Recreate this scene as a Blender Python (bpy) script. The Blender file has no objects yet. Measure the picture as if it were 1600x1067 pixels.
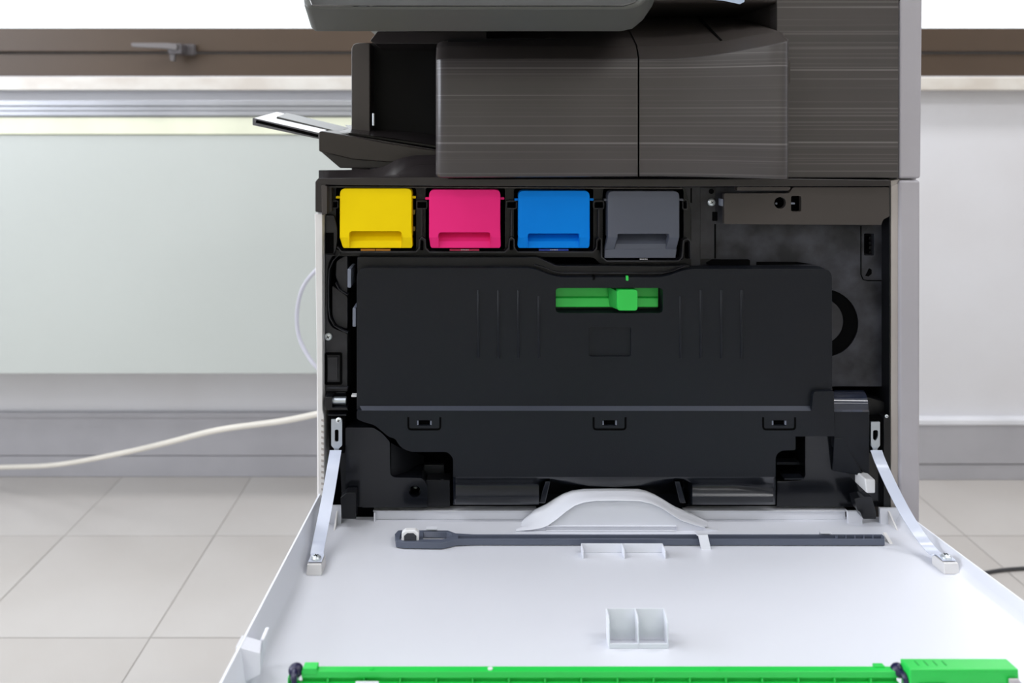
import bpy, bmesh, math, random
from mathutils import Vector, Matrix
random.seed(4)
S = bpy.context.scene
COL = S.collection

# ------------------------------------------------------------------ camera
F = 1193.0                      # focal length in pixels of the 1600 wide frame
PITCH = math.radians(0.8)
D = 0.80                        # lens to the copier's front plane (y = 0)
CX, CY = 745.0, 186.0 + F * math.tan(PITCH)
WALL_Y = 1.346
FWD = Vector((0, math.cos(PITCH), -math.sin(PITCH)))
UP = Vector((0, math.sin(PITCH), math.cos(PITCH)))


def ray(px, py):
    return Vector((1, 0, 0)) * ((px - CX) / F) + UP * (-(py - CY) / F) + FWD


_r = ray(745, 743)
H = -_r.z / _r.y * (WALL_Y + D)
CAM = Vector((0, -D, H))
cam = bpy.data.cameras.new('camera')
cam.sensor_width = 36.0
cam.lens = 36.0 * F / 1600.0
cam.shift_x = (800 - CX) / 1600.0
cam.shift_y = (CY - 533.5) / 1600.0
cam.clip_start = 0.02
cam.dof.use_dof = True
cam.dof.focus_distance = 0.75
cam.dof.aperture_fstop = 6.0
co = bpy.data.objects.new('camera', cam)
co.location = CAM
co.rotation_euler = (math.radians(90) - PITCH, 0, 0)
COL.objects.link(co)
S.camera = co

# ------------------------------------------------------------------ world, lights, exposure
w = bpy.data.worlds.new('daylight')
S.world = w
w.use_nodes = True
bg = w.node_tree.nodes['Background']
bg.inputs[0].default_value = (0.93, 0.96, 1.0, 1)
bg.inputs[1].default_value = 1.9
S.view_settings.view_transform = 'Standard'
S.view_settings.look = 'None'
S.view_settings.gamma = 1.0
S.view_settings.use_curve_mapping = False
S.view_settings.exposure = -0.06

ROOM = (-2.7, 3.5, -3.4, WALL_Y, 2.75)      # x0 x1 y0 y1 height


def area(name, loc, rot, sx, sy, power, color):
    l = bpy.data.lights.new(name, 'AREA')
    l.shape = 'RECTANGLE'
    l.size, l.size_y = sx, sy
    l.energy = power
    l.color = color
    o = bpy.data.objects.new(name, l)
    o.location = loc
    o.rotation_euler = rot
    COL.objects.link(o)
    return o


LAMPS = [(-1.2, -2.3, 9), (1.4, -2.3, 9), (-1.2, -0.75, 15), (1.4, -0.75, 15), (-1.2, 0.6, 9), (1.4, 0.6, 22)]
for lx, ly, lp_ in LAMPS:
    area('ceiling_lamp_light', (lx, ly, ROOM[4] - 0.07), (0, 0, 0), 1.2, 0.3, lp_, (0.98, 0.98, 1.0))
# daylight entering by the window wall on the left side of the room
area('side_window_light', (ROOM[0] + 0.05, -0.4, 1.55), (0, math.radians(-90), 0), 1.2, 2.2, 64, (0.86, 0.91, 1.0))
# daylight entering by the window behind the copier
area('window_light', (0.4, WALL_Y - 0.06, 1.75), (math.radians(-90), 0, 0), 5.6, 0.9, 26, (0.92, 0.96, 1.0))


# ------------------------------------------------------------------ geometry helpers
def P(px, py, y=0.0):
    """a point of the plane y = const seen at a measured place of the photograph"""
    r = ray(px, py)
    return CAM + r * ((y + D) / r.y)


def lin(c):
    c = c / 255.0
    return c / 12.92 if c <= 0.04045 else ((c + 0.055) / 1.055) ** 2.4


MATS = {}


def mat(name, rgb, rough=0.45, metal=0.0, spec=0.5, rgb2=None, scale=8.0, bump=0.0, bscale=400.0, stretch=(1, 1, 1), coat=0.0,
        lo=0.35, hi=0.65):
    if name in MATS:
        return MATS[name]
    m = bpy.data.materials.new(name)
    m.use_nodes = True
    nt = m.node_tree
    b = nt.nodes['Principled BSDF']
    c1 = tuple(lin(v) for v in rgb) + (1,)
    b.inputs['Roughness'].default_value = rough
    b.inputs['Metallic'].default_value = metal
    b.inputs['Specular IOR Level'].default_value = spec
    b.inputs['Coat Weight'].default_value = coat
    tc = nt.nodes.new('ShaderNodeTexCoord')
    mp = nt.nodes.new('ShaderNodeMapping')
    mp.inputs['Scale'].default_value = stretch
    nt.links.new(tc.outputs['Object'], mp.inputs[0])
    nz = nt.nodes.new('ShaderNodeTexNoise')
    nz.inputs['Scale'].default_value = scale
    nz.inputs['Detail'].default_value = 5
    nt.links.new(mp.outputs[0], nz.inputs['Vector'])
    cr = nt.nodes.new('ShaderNodeValToRGB')
    rgb2 = rgb2 or tuple(v * 0.95 for v in rgb)
    cr.color_ramp.elements[0].position = lo
    cr.color_ramp.elements[1].position = hi
    cr.color_ramp.elements[0].color = tuple(lin(v) for v in rgb2) + (1,)
    cr.color_ramp.elements[1].color = c1
    nt.links.new(nz.outputs['Fac'], cr.inputs[0])
    nt.links.new(cr.outputs[0], b.inputs['Base Color'])
    if bump:
        n2 = nt.nodes.new('ShaderNodeTexNoise')
        n2.inputs['Scale'].default_value = bscale
        nt.links.new(tc.outputs['Object'], n2.inputs['Vector'])
        bp = nt.nodes.new('ShaderNodeBump')
        bp.inputs['Strength'].default_value = bump
        bp.inputs['Distance'].default_value = 0.0004
        nt.links.new(n2.outputs['Fac'], bp.inputs['Height'])
        nt.links.new(bp.outputs[0], b.inputs['Normal'])
    MATS[name] = m
    return m


def streak_mat():
    """dark bronze plastic with printed horizontal hairlines"""
    m = mat('bronze_streaked', (70, 66, 66), 0.3, spec=0.45, rgb2=(63, 59, 59), scale=6)
    nt = m.node_tree
    b = nt.nodes['Principled BSDF']
    tc = nt.nodes.new('ShaderNodeTexCoord')
    out = nt.nodes['Color Ramp'].outputs[0]
    for sc, st, lo, hi, col, fac in ((1.0, (0.5, 0.0, 210), 0.60, 0.78, (158, 154, 154), 0.75),
                                     (1.0, (0.9, 0.0, 420), 0.55, 0.80, (125, 121, 121), 0.6),
                                     (1.0, (0.4, 0.0, 70), 0.45, 0.75, (58, 55, 56), 0.5)):
        mp = nt.nodes.new('ShaderNodeMapping')
        mp.inputs['Scale'].default_value = st
        nt.links.new(tc.outputs['Object'], mp.inputs[0])
        nz = nt.nodes.new('ShaderNodeTexNoise')
        nz.inputs['Scale'].default_value = sc
        nz.inputs['Detail'].default_value = 1.5
        nt.links.new(mp.outputs[0], nz.inputs['Vector'])
        mr = nt.nodes.new('ShaderNodeMapRange')
        mr.inputs[1].default_value = lo
        mr.inputs[2].default_value = hi
        mr.inputs[4].default_value = fac
        nt.links.new(nz.outputs['Fac'], mr.inputs[0])
        mx = nt.nodes.new('ShaderNodeMixRGB')
        mx.inputs[2].default_value = tuple(lin(v) for v in col) + (1,)
        nt.links.new(mr.outputs[0], mx.inputs[0])
        nt.links.new(out, mx.inputs[1])
        out = mx.outputs[0]
    nt.links.new(out, b.inputs['Base Color'])
    return m


BRONZE = mat('bronze_plastic', (66, 61, 59), 0.32, spec=0.35, bump=0.1)
STREAK = streak_mat()
DARKBRONZE = mat('dark_bronze_gloss', (40, 36, 37), 0.24, spec=0.4)
PANEL = mat('control_panel_grey', (84, 85, 82), 0.38, spec=0.35)
BLACK = mat('black_plastic', (20, 21, 25), 0.35, spec=0.3, rgb2=(14, 15, 18), bump=0.1)
GLOSS = mat('gloss_black_plastic', (17, 19, 24), 0.18, spec=0.35, rgb2=(14, 15, 19), coat=0.1)
DEEP = mat('deep_black', (5, 5, 6), 0.9, spec=0.05)  # also for black strips standing for the shade inside grooves and slots
WASTE = mat('waste_box_plastic', (18, 21, 28), 0.42, spec=0.24, rgb2=(15, 18, 24), scale=3, bump=0.35, bscale=900)
WASTEG = mat('waste_box_smooth', (25, 28, 35), 0.22, spec=0.35, rgb2=(22, 24, 30), scale=3)
MOTTLE = mat('mottled_inner_plate', (62, 63, 71), 0.42, spec=0.3, rgb2=(30, 31, 36), scale=38, bump=0.2, lo=0.36, hi=0.68)
MOTTLE2 = mat('mottled_dark_plate', (50, 50, 55), 0.4, spec=0.3, rgb2=(26, 26, 30), scale=30, bump=0.2)
WHITE = mat('white_plastic', (224, 226, 234), 0.32, spec=0.4, rgb2=(220, 222, 230), scale=3, bump=0.06, bscale=600)
CREAMW = mat('warm_white_plastic', (222, 220, 220), 0.4)
GREYCOL = mat('lilac_grey_plastic', (170, 167, 174), 0.42, rgb2=(165, 162, 169))
GREYIN = mat('warm_grey_plastic', (172, 165, 162), 0.45)
SLATE = mat('slate_plastic', (88, 94, 110), 0.45, rgb2=(82, 88, 104))
SLATEC = mat('slate_toner_plastic', (84, 88, 102), 0.5, rgb2=(78, 82, 95), bump=0.2, bscale=900)
YEL = mat('yellow_plastic', (246, 214, 0), 0.6, spec=0.12, rgb2=(242, 208, 0), bump=0.15, bscale=900)
AMBER = mat('amber_plastic', (214, 140, 10), 0.4)
MAG = mat('magenta_plastic', (242, 46, 130), 0.6, spec=0.12, rgb2=(237, 42, 125), bump=0.15, bscale=900)
CYA = mat('cyan_plastic', (0, 132, 232), 0.6, spec=0.12, rgb2=(0, 127, 226), bump=0.15, bscale=900)
CYAD = mat('dark_blue_plastic', (10, 60, 170), 0.4)
GREEN = mat('green_plastic', (40, 202, 80), 0.35, rgb2=(36, 194, 74))
GREEN2 = mat('slider_green', (44, 200, 78), 0.4, rgb2=(40, 194, 72))
STEEL = mat('zinc_steel', (190, 198, 208), 0.28, metal=0.9)
CHROME = mat('bright_screw_steel', (222, 228, 232), 0.35, metal=0.7)
STRAP = mat('strap_plastic', (196, 202, 218), 0.22, rgb2=(186, 193, 212), scale=20)
MILK = mat('milky_white_plastic', (232, 232, 234), 0.35)
GLASSY = mat('screen_glass', (10, 10, 12), 0.03, spec=0.8)
GLASSY.node_tree.nodes['Principled BSDF'].inputs['IOR'].default_value = 1.8
NAVY = mat('navy_rubber', (28, 26, 62), 0.3)
TAB = mat('grey_tab_plastic', (118, 124, 140), 0.4)
INK = mat('white_marking', (205, 205, 208), 0.6)


def rnd(pts, r, n=4):
    """round the corners of a closed outline; r one radius or one per corner"""
    out = []
    N = len(pts)
    for i, p in enumerate(pts):
        ri = r[i] if isinstance(r, (list, tuple)) else r
        if ri <= 0:
            out.append(p)
            continue
        a, b, c = Vector(pts[i - 1]), Vector(p), Vector(pts[(i + 1) % N])
        da, dc = (a - b), (c - b)
        k = min(ri, da.length * 0.48, dc.length * 0.48)
        p0, p1 = b + da.normalized() * k, b + dc.normalized() * k
        for j in range(n + 1):
            t = j / n
            q = p0 * (1 - t) ** 2 + b * 2 * t * (1 - t) + p1 * t * t
            out.append((q.x, q.y))
    return out


def rect(x0, y0, x1, y1, r=0):
    return rnd([(x0, y0), (x1, y0), (x1, y1), (x0, y1)], r)


def circ(cx, cy, r, n=20):
    return [(cx + r * math.cos(2 * math.pi * i / n), cy + r * math.sin(2 * math.pi * i / n)) for i in range(n)]


def prism(bm, loops3, vec):
    """solid from an outer loop and holes (3D points, coplanar) pushed along vec"""
    if len(loops3) == 1:
        f = bm.faces.new([bm.verts.new(p) for p in loops3[0]])
        faces = [f]
    else:
        edges = []
        for lp in loops3:
            vs = [bm.verts.new(p) for p in lp]
            for i in range(len(vs)):
                edges.append(bm.edges.new((vs[i - 1], vs[i])))
        n = Vector(vec).normalized()
        res = bmesh.ops.triangle_fill(bm, use_beauty=True, use_dissolve=False, edges=edges, normal=n)
        faces = [g for g in res['geom'] if isinstance(g, bmesh.types.BMFace)]
    ret = bmesh.ops.extrude_face_region(bm, geom=faces)
    vs = [g for g in ret['geom'] if isinstance(g, bmesh.types.BMVert)]
    bmesh.ops.translate(bm, verts=vs, vec=Vector(vec))


def plate(bm, outline, yf, yb, holes=()):
    """outline and holes measured in the photograph, lying in the plane y = yf, solid back to yb"""
    prism(bm, [[P(x, y, yf) for x, y in lp] for lp in [outline] + list(holes)], (0, yb - yf, 0))


def strip(bm, pts, wpx, yf, yb, closed=False):
    """a ridge of width wpx along a polyline"""
    n = len(pts)
    L, R = [], []
    for i in range(n):
        a = Vector(pts[i - 1]) if (i > 0 or closed) else Vector(pts[i])
        b = Vector(pts[(i + 1) % n]) if (i < n - 1 or closed) else Vector(pts[i])
        d = (b - a)
        if d.length < 1e-6:
            d = Vector((1, 0))
        d.normalize()
        nn = Vector((-d.y, d.x)) * wpx / 2
        c = Vector(pts[i])
        L.append(c + nn)
        R.append(c - nn)
    m = n if closed else n - 1
    rings = []
    for i in range(n):
        rings.append([bm.verts.new(P(L[i].x, L[i].y, yf)), bm.verts.new(P(R[i].x, R[i].y, yf)),
                      bm.verts.new(P(R[i].x, R[i].y, yf) + Vector((0, yb - yf, 0))),
                      bm.verts.new(P(L[i].x, L[i].y, yf) + Vector((0, yb - yf, 0)))])
    for i in range(m):
        a, b = rings[i], rings[(i + 1) % n]
        for k in range(4):
            bm.faces.new((a[k], a[(k + 1) % 4], b[(k + 1) % 4], b[k]))
    if not closed:
        bm.faces.new(rings[0])
        bm.faces.new(rings[-1])


def loft(bm, rows, close_rows=False, caps=False):
    """skin of a grid of 3D points"""
    V = [[bm.verts.new(p) for p in r] for r in rows]
    for i in range(len(V) - 1):
        n = len(V[i])
        for j in range(n if close_rows else n - 1):
            bm.faces.new((V[i][j], V[i][(j + 1) % n], V[i + 1][(j + 1) % n], V[i + 1][j]))
    if caps:
        bm.faces.new(V[0])
        bm.faces.new(V[-1])


def hexa(bm, front, back):
    """solid between two quads"""
    a = [bm.verts.new(p) for p in front]
    b = [bm.verts.new(p) for p in back]
    bm.faces.new(a)
    bm.faces.new(b[::-1])
    for i in range(4):
        bm.faces.new((a[i], b[i], b[(i + 1) % 4], a[(i + 1) % 4]))


def box(bm, x0, x1, y0, y1, z0, z1):
    hexa(bm, [Vector(p) for p in ((x0, y0, z0), (x1, y0, z0), (x1, y0, z1), (x0, y0, z1))],
         [Vector(p) for p in ((x0, y1, z0), (x1, y1, z0), (x1, y1, z1), (x0, y1, z1))])


def tube(bm, pts, r, n=10):
    pts = [Vector(p) for p in pts]
    # catmull-rom smoothing
    sm = []
    for i in range(len(pts) - 1):
        p0, p1, p2, p3 = pts[max(i - 1, 0)], pts[i], pts[i + 1], pts[min(i + 2, len(pts) - 1)]
        for k in range(6):
            t = k / 6
            sm.append(0.5 * ((2 * p1) + (p2 - p0) * t + (2 * p0 - 5 * p1 + 4 * p2 - p3) * t * t + (3 * p1 - p0 - 3 * p2 + p3) * t ** 3))
    sm.append(pts[-1])
    rows = []
    ref = Vector((0, 0.3, 1)).normalized()
    for i, p in enumerate(sm):
        d = (sm[min(i + 1, len(sm) - 1)] - sm[max(i - 1, 0)]).normalized()
        a = d.cross(ref)
        if a.length < 0.05:
            a = d.cross(Vector((1, 0, 0)))
        a.normalize()
        b = d.cross(a)
        rows.append([p + (a * math.cos(2 * math.pi * k / n) + b * math.sin(2 * math.pi * k / n)) * r for k in range(n)])
    loft(bm, rows, close_rows=True, caps=True)


def obj(name, bm, m, parent=None, bevel=0.0, seg=2, smooth=False, angle=35, split=False, stuff=False):
    if split:
        bm.verts.index_update()
        seen, isl = set(), []
        for v in bm.verts:
            if v in seen:
                continue
            st, comp = [v], []
            seen.add(v)
            while st:
                a = st.pop()
                comp.append(a)
                for e in a.link_edges:
                    b = e.other_vert(a)
                    if b not in seen:
                        seen.add(b)
                        st.append(b)
            isl.append(comp)
        o = None
        for comp in isl:
            nb = B()
            mp = {v: nb.verts.new(v.co) for v in comp}
            for f in {f for v in comp for f in v.link_faces}:
                nb.faces.new([mp[v] for v in f.verts])
            o = obj(name, nb, m, parent, bevel, seg, smooth, angle)
        bm.free()
        return o
    if stuff:
        o = obj(name, bm, m, parent, bevel, seg, smooth, angle)
        o['kind'] = 'stuff'
        return o
    bmesh.ops.remove_doubles(bm, verts=bm.verts, dist=1e-6)
    bmesh.ops.recalc_face_normals(bm, faces=bm.faces)
    me = bpy.data.meshes.new(name)
    bm.to_mesh(me)
    bm.free()
    me.materials.append(m)
    o = bpy.data.objects.new(name, me)
    COL.objects.link(o)
    if parent:
        adopt(o, parent)
    if smooth:
        for p in me.polygons:
            p.use_smooth = True
        me.set_sharp_from_angle(angle=math.radians(angle))
    if bevel:
        md = o.modifiers.new('bevel', 'BEVEL')
        md.width = bevel
        md.segments = seg
        md.limit_method = 'ANGLE'
        md.angle_limit = math.radians(30)
        md.use_clamp_overlap = True
        md.harden_normals = True
        for p in me.polygons:
            p.use_smooth = True
        if not smooth:
            me.set_sharp_from_angle(angle=math.radians(30))
    return o


def adopt(o, parent):
    o.parent = parent
    if parent.type == 'EMPTY':
        o.matrix_parent_inverse = Matrix.Translation(-parent.location)
    else:
        o.matrix_parent_inverse = Matrix.Identity(4)


def B():
    return bmesh.new()


def thing(name, label, cat, loc, group=None):
    o = bpy.data.objects.new(name, None)
    o.empty_display_size = 0.05
    o.location = loc
    COL.objects.link(o)
    tag(o, label, cat, group)
    return o


def tag(o, label, cat, group=None):
    o['label'] = label
    o['category'] = cat
    if group:
        o['group'] = group


def struct(name, bm, m, **k):
    o = obj(name, bm, m, **k)
    if not o.parent:
        o['kind'] = 'structure'
    return o


# a cross-head screw, built once and copied (shared mesh)
def screw_mesh():
    bm = B()
    n = 16
    rows = []
    for r, d in ((1.0, 0.0), (0.96, -0.35), (0.7, -0.6), (0.3, -0.72)):
        rows.append([Vector((r * math.cos(2 * math.pi * k / n), d, r * math.sin(2 * math.pi * k / n))) for k in range(n)])
    loft(bm, rows, close_rows=True, caps=True)
    me = bpy.data.meshes.new('screw')
    bmesh.ops.recalc_face_normals(bm, faces=bm.faces)
    bm.to_mesh(me)
    bm.free()
    me.materials.append(CHROME)
    bm = B()
    for a in (0.5, 2.07):
        c, s = math.cos(a), math.sin(a)
        q = [(-.45, -.09), (.45, -.09), (.45, .09), (-.45, .09)]
        hexa(bm, [Vector((x * c - z * s, -0.76, x * s + z * c)) for x, z in q],
             [Vector((x * c - z * s, -0.4, x * s + z * c)) for x, z in q])
    bmesh.ops.recalc_face_normals(bm, faces=bm.faces)
    m2 = bpy.data.meshes.new('screw_slot')
    bm.to_mesh(m2)
    bm.free()
    m2.materials.append(DEEP)
    return me, m2


SCREW, SLOT = screw_mesh()


def screw(loc, r, parent, rx=0.0):
    """head and slot joined in one mesh with two materials"""
    key = 'screw_joined'
    me = bpy.data.meshes.get(key)
    if not me:
        bm = B()
        bm.from_mesh(SCREW)
        n0 = len(bm.faces)
        bm.from_mesh(SLOT)
        bm.faces.ensure_lookup_table()
        for f in bm.faces[n0:]:
            f.material_index = 1
        me = bpy.data.meshes.new(key)
        bm.to_mesh(me)
        bm.free()
        me.materials.append(CHROME)
        me.materials.append(DEEP)
    o = bpy.data.objects.new('screw', me)
    COL.objects.link(o)
    adopt(o, parent)
    o.location = loc
    o.scale = (r, r, r)
    o.rotation_euler = (rx, 0, 0)
    return o


# ================================================================== the room
x0, x1, y0, y1, HT = ROOM
TILEW = 0.3636
WALLP = mat('wall_paint', (218, 218, 222), 0.7, rgb2=(213, 212, 215), scale=3, bump=0.3, bscale=60)
FARP = mat('cream_wall_paint', (226, 222, 205), 0.7)
GROUT = mat('grout', (172, 167, 162), 0.8)
TILE = mat('floor_tile', (192, 188, 184), 0.42, spec=0.3, rgb2=(184, 179, 174), scale=2.2, bump=0.05, bscale=30)
WOODB = mat('window_bronze', (80, 66, 54), 0.42, spec=0.3, rgb2=(74, 61, 50), scale=2)
MARBLE = mat('marble_sill', (218, 214, 206), 0.35, rgb2=(202, 194, 184), scale=9, stretch=(1, 1, 2))
ALU = mat('aluminium', (176, 178, 184), 0.35, metal=0.6)
BOARD = mat('board_grey_green', (187, 192, 188), 0.4, rgb2=(184, 189, 185), scale=2)
CREAM = mat('board_cream', (232, 234, 210), 0.45)
SKIRT = mat('skirting_grey', (172, 171, 176), 0.45, rgb2=(166, 165, 170))
SKIRTL = mat('skirting_top_white', (226, 227, 232), 0.4)
CEIL = mat('ceiling_paint', (236, 236, 234), 0.8)

bm = B()
box(bm, x0, x1, y0, y1, -0.1, -0.0015)
floor = struct('floor', bm, GROUT)
tile_me = None
jx0 = -0.635 - TILEW * 6
jy0 = (1.471 - D) - TILEW * 12
for i in range(19):
    for j in range(15):
        cx, cy = jx0 + (i + .5) * TILEW, jy0 + (j + .5) * TILEW
        if cx - TILEW / 2 < x0 - 0.01 or cx + TILEW / 2 > x1 + 0.01 or cy - TILEW / 2 < y0 - 0.3 or cy + TILEW / 2 > y1 + 0.4:
            continue
        if cy + TILEW / 2 > y1 or cy - TILEW / 2 < y0:
            ya, yb = max(cy - TILEW / 2, y0) + .001 - cy, min(cy + TILEW / 2, y1) - .001 - cy
            if yb - ya < 0.02:
                continue
            bm = B()
            box(bm, -TILEW / 2 + .001, TILEW / 2 - .001, ya, yb, -0.0015, 0)
            o = obj('tile', bm, TILE, floor)
        elif tile_me is None:
            bm = B()
            box(bm, -TILEW / 2 + .001, TILEW / 2 - .001, -TILEW / 2 + .001, TILEW / 2 - .001, -0.0015, 0)
            o = obj('tile', bm, TILE, floor, bevel=0.0008, seg=1)
            tile_me = o
        else:
            o = tile_me.copy()
            COL.objects.link(o)
        o.location = (cx, cy, random.uniform(-0.0003, 0.0))

zf = lambda py: P(745, py, WALL_Y).z
# window opening in wall_back: from the sill up
Z_SILL, Z_FRAME, Z_WTOP = zf(119), zf(44), 2.35
WX0, WX1 = -2.3, 3.1
bm = B()
prism(bm, [[Vector((a, y1, b)) for a, b in ((x0, 0), (x1, 0), (x1, HT), (x0, HT))],
           [Vector((a, y1, b)) for a, b in ((WX0, Z_SILL), (WX1, Z_SILL), (WX1, Z_WTOP), (WX0, Z_WTOP))]], (0, 0.2, 0))
struct('wall_back', bm, WALLP)
bm = B()
prism(bm, [[Vector((x0, a, b)) for a, b in ((y0, 0), (y1, 0), (y1, HT), (y0, HT))]], (-0.2, 0, 0))
struct('wall_left', bm, WALLP)
bm = B()
prism(bm, [[Vector((x1, a, b)) for a, b in ((y0, 0), (y1, 0), (y1, HT), (y0, HT))]], (0.2, 0, 0))
struct('wall_right', bm, WALLP)
bm = B()
box(bm, x0 - .2, x1 + .2, y0 - 0.2, y0, 0, HT)
struct('wall_front', bm, FARP)
bm = B()
box(bm, x0 - .2, x1 + .2, y0 - .2, y1 + .2, HT, HT + 0.1)
ceiling = struct('ceiling', bm, CEIL)
LAMPM = mat('lamp_housing', (235, 235, 235), 0.5)
for lx, ly, lp_ in LAMPS:
    bm = B()
    box(bm, lx - .63, lx + .63, ly - .18, ly + .18, HT - 0.05, HT)
    obj('lamp_housing', bm, LAMPM, ceiling)

# window: bronze frame, sash rail, glass
ymid = y1 + 0.06
bm = B()
zseam = zf(82)
box(bm, WX0, WX1, y1 + 0.005, y1 + 0.12, Z_SILL, zseam - 0.003)                     # fixed bottom rail
for xa in (WX0, WX1 - 0.06):
    box(bm, xa, xa + 0.06, y1 + 0.02, y1 + 0.12, zseam, Z_WTOP)
box(bm, WX0, WX1, y1 + 0.02, y1 + 0.12, Z_WTOP - 0.06, Z_WTOP)
win = struct('window_1', bm, WOODB, bevel=0.003)
for xa, xb in ((WX0 + .06, -1.75), (-1.74, 0.55), (0.56, 1.95), (1.96, WX1 - .06)):
    bm = B()
    box(bm, xa, xb, y1 - 0.004, y1 + 0.07, zseam + 0.002, Z_FRAME)
    if xb < 0 or xb > 2 or True:
        # side stiles hidden behind the copier or out of the frame
        box(bm, xa, xa + 0.05, y1 + 0.0, y1 + 0.07, Z_FRAME, Z_WTOP - .06) if xa > 0 and xa < 1 else None
    obj('sash_rail', bm, WOODB, win, bevel=0.003)
gm = bpy.data.materials.new('window_glass')
gm.use_nodes = True
nt = gm.node_tree
nt.nodes.clear()
tr = nt.nodes.new('ShaderNodeBsdfTransparent')
tr.inputs[0].default_value = (0.97, 0.98, 0.98, 1)
gl = nt.nodes.new('ShaderNodeBsdfGlossy')
gl.inputs['Roughness'].default_value = 0.02
fr = nt.nodes.new('ShaderNodeFresnel')
fr.inputs[0].default_value = 1.25
mx = nt.nodes.new('ShaderNodeMixShader')
ou = nt.nodes.new('ShaderNodeOutputMaterial')
nt.links.new(fr.outputs[0], mx.inputs[0])
nt.links.new(tr.outputs[0], mx.inputs[1])
nt.links.new(gl.outputs[0], mx.inputs[2])
nt.links.new(mx.outputs[0], ou.inputs[0])
bm = B()
box(bm, WX0 + .05, WX1 - .05, y1 + 0.03, y1 + 0.036, Z_FRAME - .01, Z_WTOP - .05)
obj('glass_pane', bm, gm, win)
# handle of the sash
HM = mat('handle_dark_grey', (84, 80, 82), 0.35)
bm = B()
yy = y1 - 0.004
plate(bm, rect(279, 69, 304, 86, 3), yy - 0.014, yy)
plate(bm, rect(262, 68, 284, 84, 4), yy - 0.05, yy - 0.01)
hl = obj('window_handle', bm, HM, win, bevel=0.002)
bm = B()
plate(bm, rnd([(204, 67), (262, 67), (276, 69), (276, 78), (262, 76), (206, 73)], 2), yy - 0.058, yy - 0.044)
plate(bm, rnd([(264, 78), (274, 78), (272, 95), (266, 95)], 2), yy - 0.03, yy - 0.018)
obj('lever', bm, mat('handle_grey', (112, 108, 108), 0.3), hl, bevel=0.003)

# marble sill
bm = B()
zs0 = zf(140)
box(bm, x0, x1, y1 - 0.05, y1 + 0.02, P(745, 141, y1 - .05).z, P(745, 120.5, y1 - .05).z)
sill = struct('trim_1', bm, MARBLE, bevel=0.003)

# board on the left
BX1 = P(700, 300, 1.2).x
yb = y1 - 0.2
panel = thing('wall_board', 'pale grey-green board with aluminium top rail and cream band under window', 'board', (-1.2, y1 - 0.05, P(745, 583, yb).z))
bm = B()
box(bm, x0 + .02, BX1, yb, y1 - 0.02, P(745, 584, yb).z, P(745, 211, yb).z)
obj('board', bm, BOARD, panel, bevel=0.002)
bm = B()
box(bm, x0 + .02, BX1, yb - 0.006, y1 - 0.02, P(745, 210.5, yb).z, P(745, 183, yb).z)
obj('cream_band', bm, CREAM, panel, bevel=0.004)
bm = B()
for a, b, dd in ((180.5, 174, .012), (173, 166.5, .012), (165.5, 157, .016)):
    box(bm, x0 + .02, BX1, yb - dd, y1 - 0.02, P(745, a, yb).z, P(745, b, yb).z)
box(bm, x0 + .02, BX1, yb - .002, y1 - 0.02, P(745, 182.5, yb).z, P(745, 158, yb).z)
obj('aluminium_rail', bm, ALU, panel, bevel=0.0015)

# skirting trunking, left and right
for nm, xa, xb, top, mid, yk in (('baseboard_left', x0, 0.1, 644, 712, y1 - .012), ('baseboard_right', 0.1005, x1, 655, 725, y1 - .03)):
    bm = B()
    box(bm, xa, xb, yk, y1, P(745, mid, yk).z, P(745, top + 9, yk).z)
    box(bm, xa, xb, yk + .003, y1, 0, P(745, mid + 1.5, yk).z)
    o = struct(nm, bm, SKIRT, bevel=0.002)
    bm = B()
    box(bm, xa, xb, yk - .004, y1, P(745, top + 9, yk).z, P(745, top, yk).z)
    obj('top_edge', bm, SKIRTL if 'right' in nm else SKIRT, o, bevel=0.003)

# ================================================================== the copier
XL, XR = P(492, 500, 0).x, P(1438, 500, 0).x
HINGE_Z = P(745, 815, 0).z
copier = thing('copier', 'large dark brown and white office copier with front door folded open', 'copier', ((XL + XR) / 2, 0.3, 0))

DEPTH = 0.60
ZB = HINGE_Z - 0.03
# lower body with paper drawers
bm = B()
box(bm, XL + .004, XR - .002, 0.016, DEPTH, 0.05, ZB)
obj('lower_body', bm, WHITE, copier, bevel=0.004)
dz = (ZB - 0.08) / 3
for k in range(3):
    bm = B()
    box(bm, XL + .012, XR - .03, -0.002, 0.014, 0.075 + k * dz, 0.075 + (k + 1) * dz - 0.006)
    dr = obj('paper_drawer', bm, WHITE, copier, bevel=0.003)
    bm = B()
    box(bm, XL + .22, XR - .25, -0.006, -0.001, 0.075 + (k + 1) * dz - 0.05, 0.075 + (k + 1) * dz - 0.02)
    obj('drawer_grip', bm, BRONZE, dr, bevel=0.002)
for xa in (XL + .06, XR - .06):
    for ya in (0.07, DEPTH - .06):
        bm = B()
        prism(bm, [[Vector((xa - .012, ya + .022 * math.cos(t * math.pi / 8), .025 + .025 * math.sin(t * math.pi / 8))) for t in range(16)]], (0.024, 0, 0))
        box(bm, xa - .018, xa + .018, ya - .02, ya + .02, 0.035, 0.052)
        obj('caster', bm, BLACK, copier)
# side, back covers around the open bay
bm = B()
box(bm, XL, XL + .006, 0.008, DEPTH, ZB, P(745, 334, 0).z)
obj('side_cover', bm, CREAMW, copier, bevel=0.001)
bm = B()
box(bm, P(1408, 500, 0).x, XR, 0.01, DEPTH, ZB, P(745, 279, 0).z)
obj('side_cover', bm, GREYCOL, copier)
bm = B()
box(bm, XL, XR, DEPTH - .02, DEPTH, ZB, 1.13)
obj('back_cover', bm, CREAMW, copier)
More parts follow.
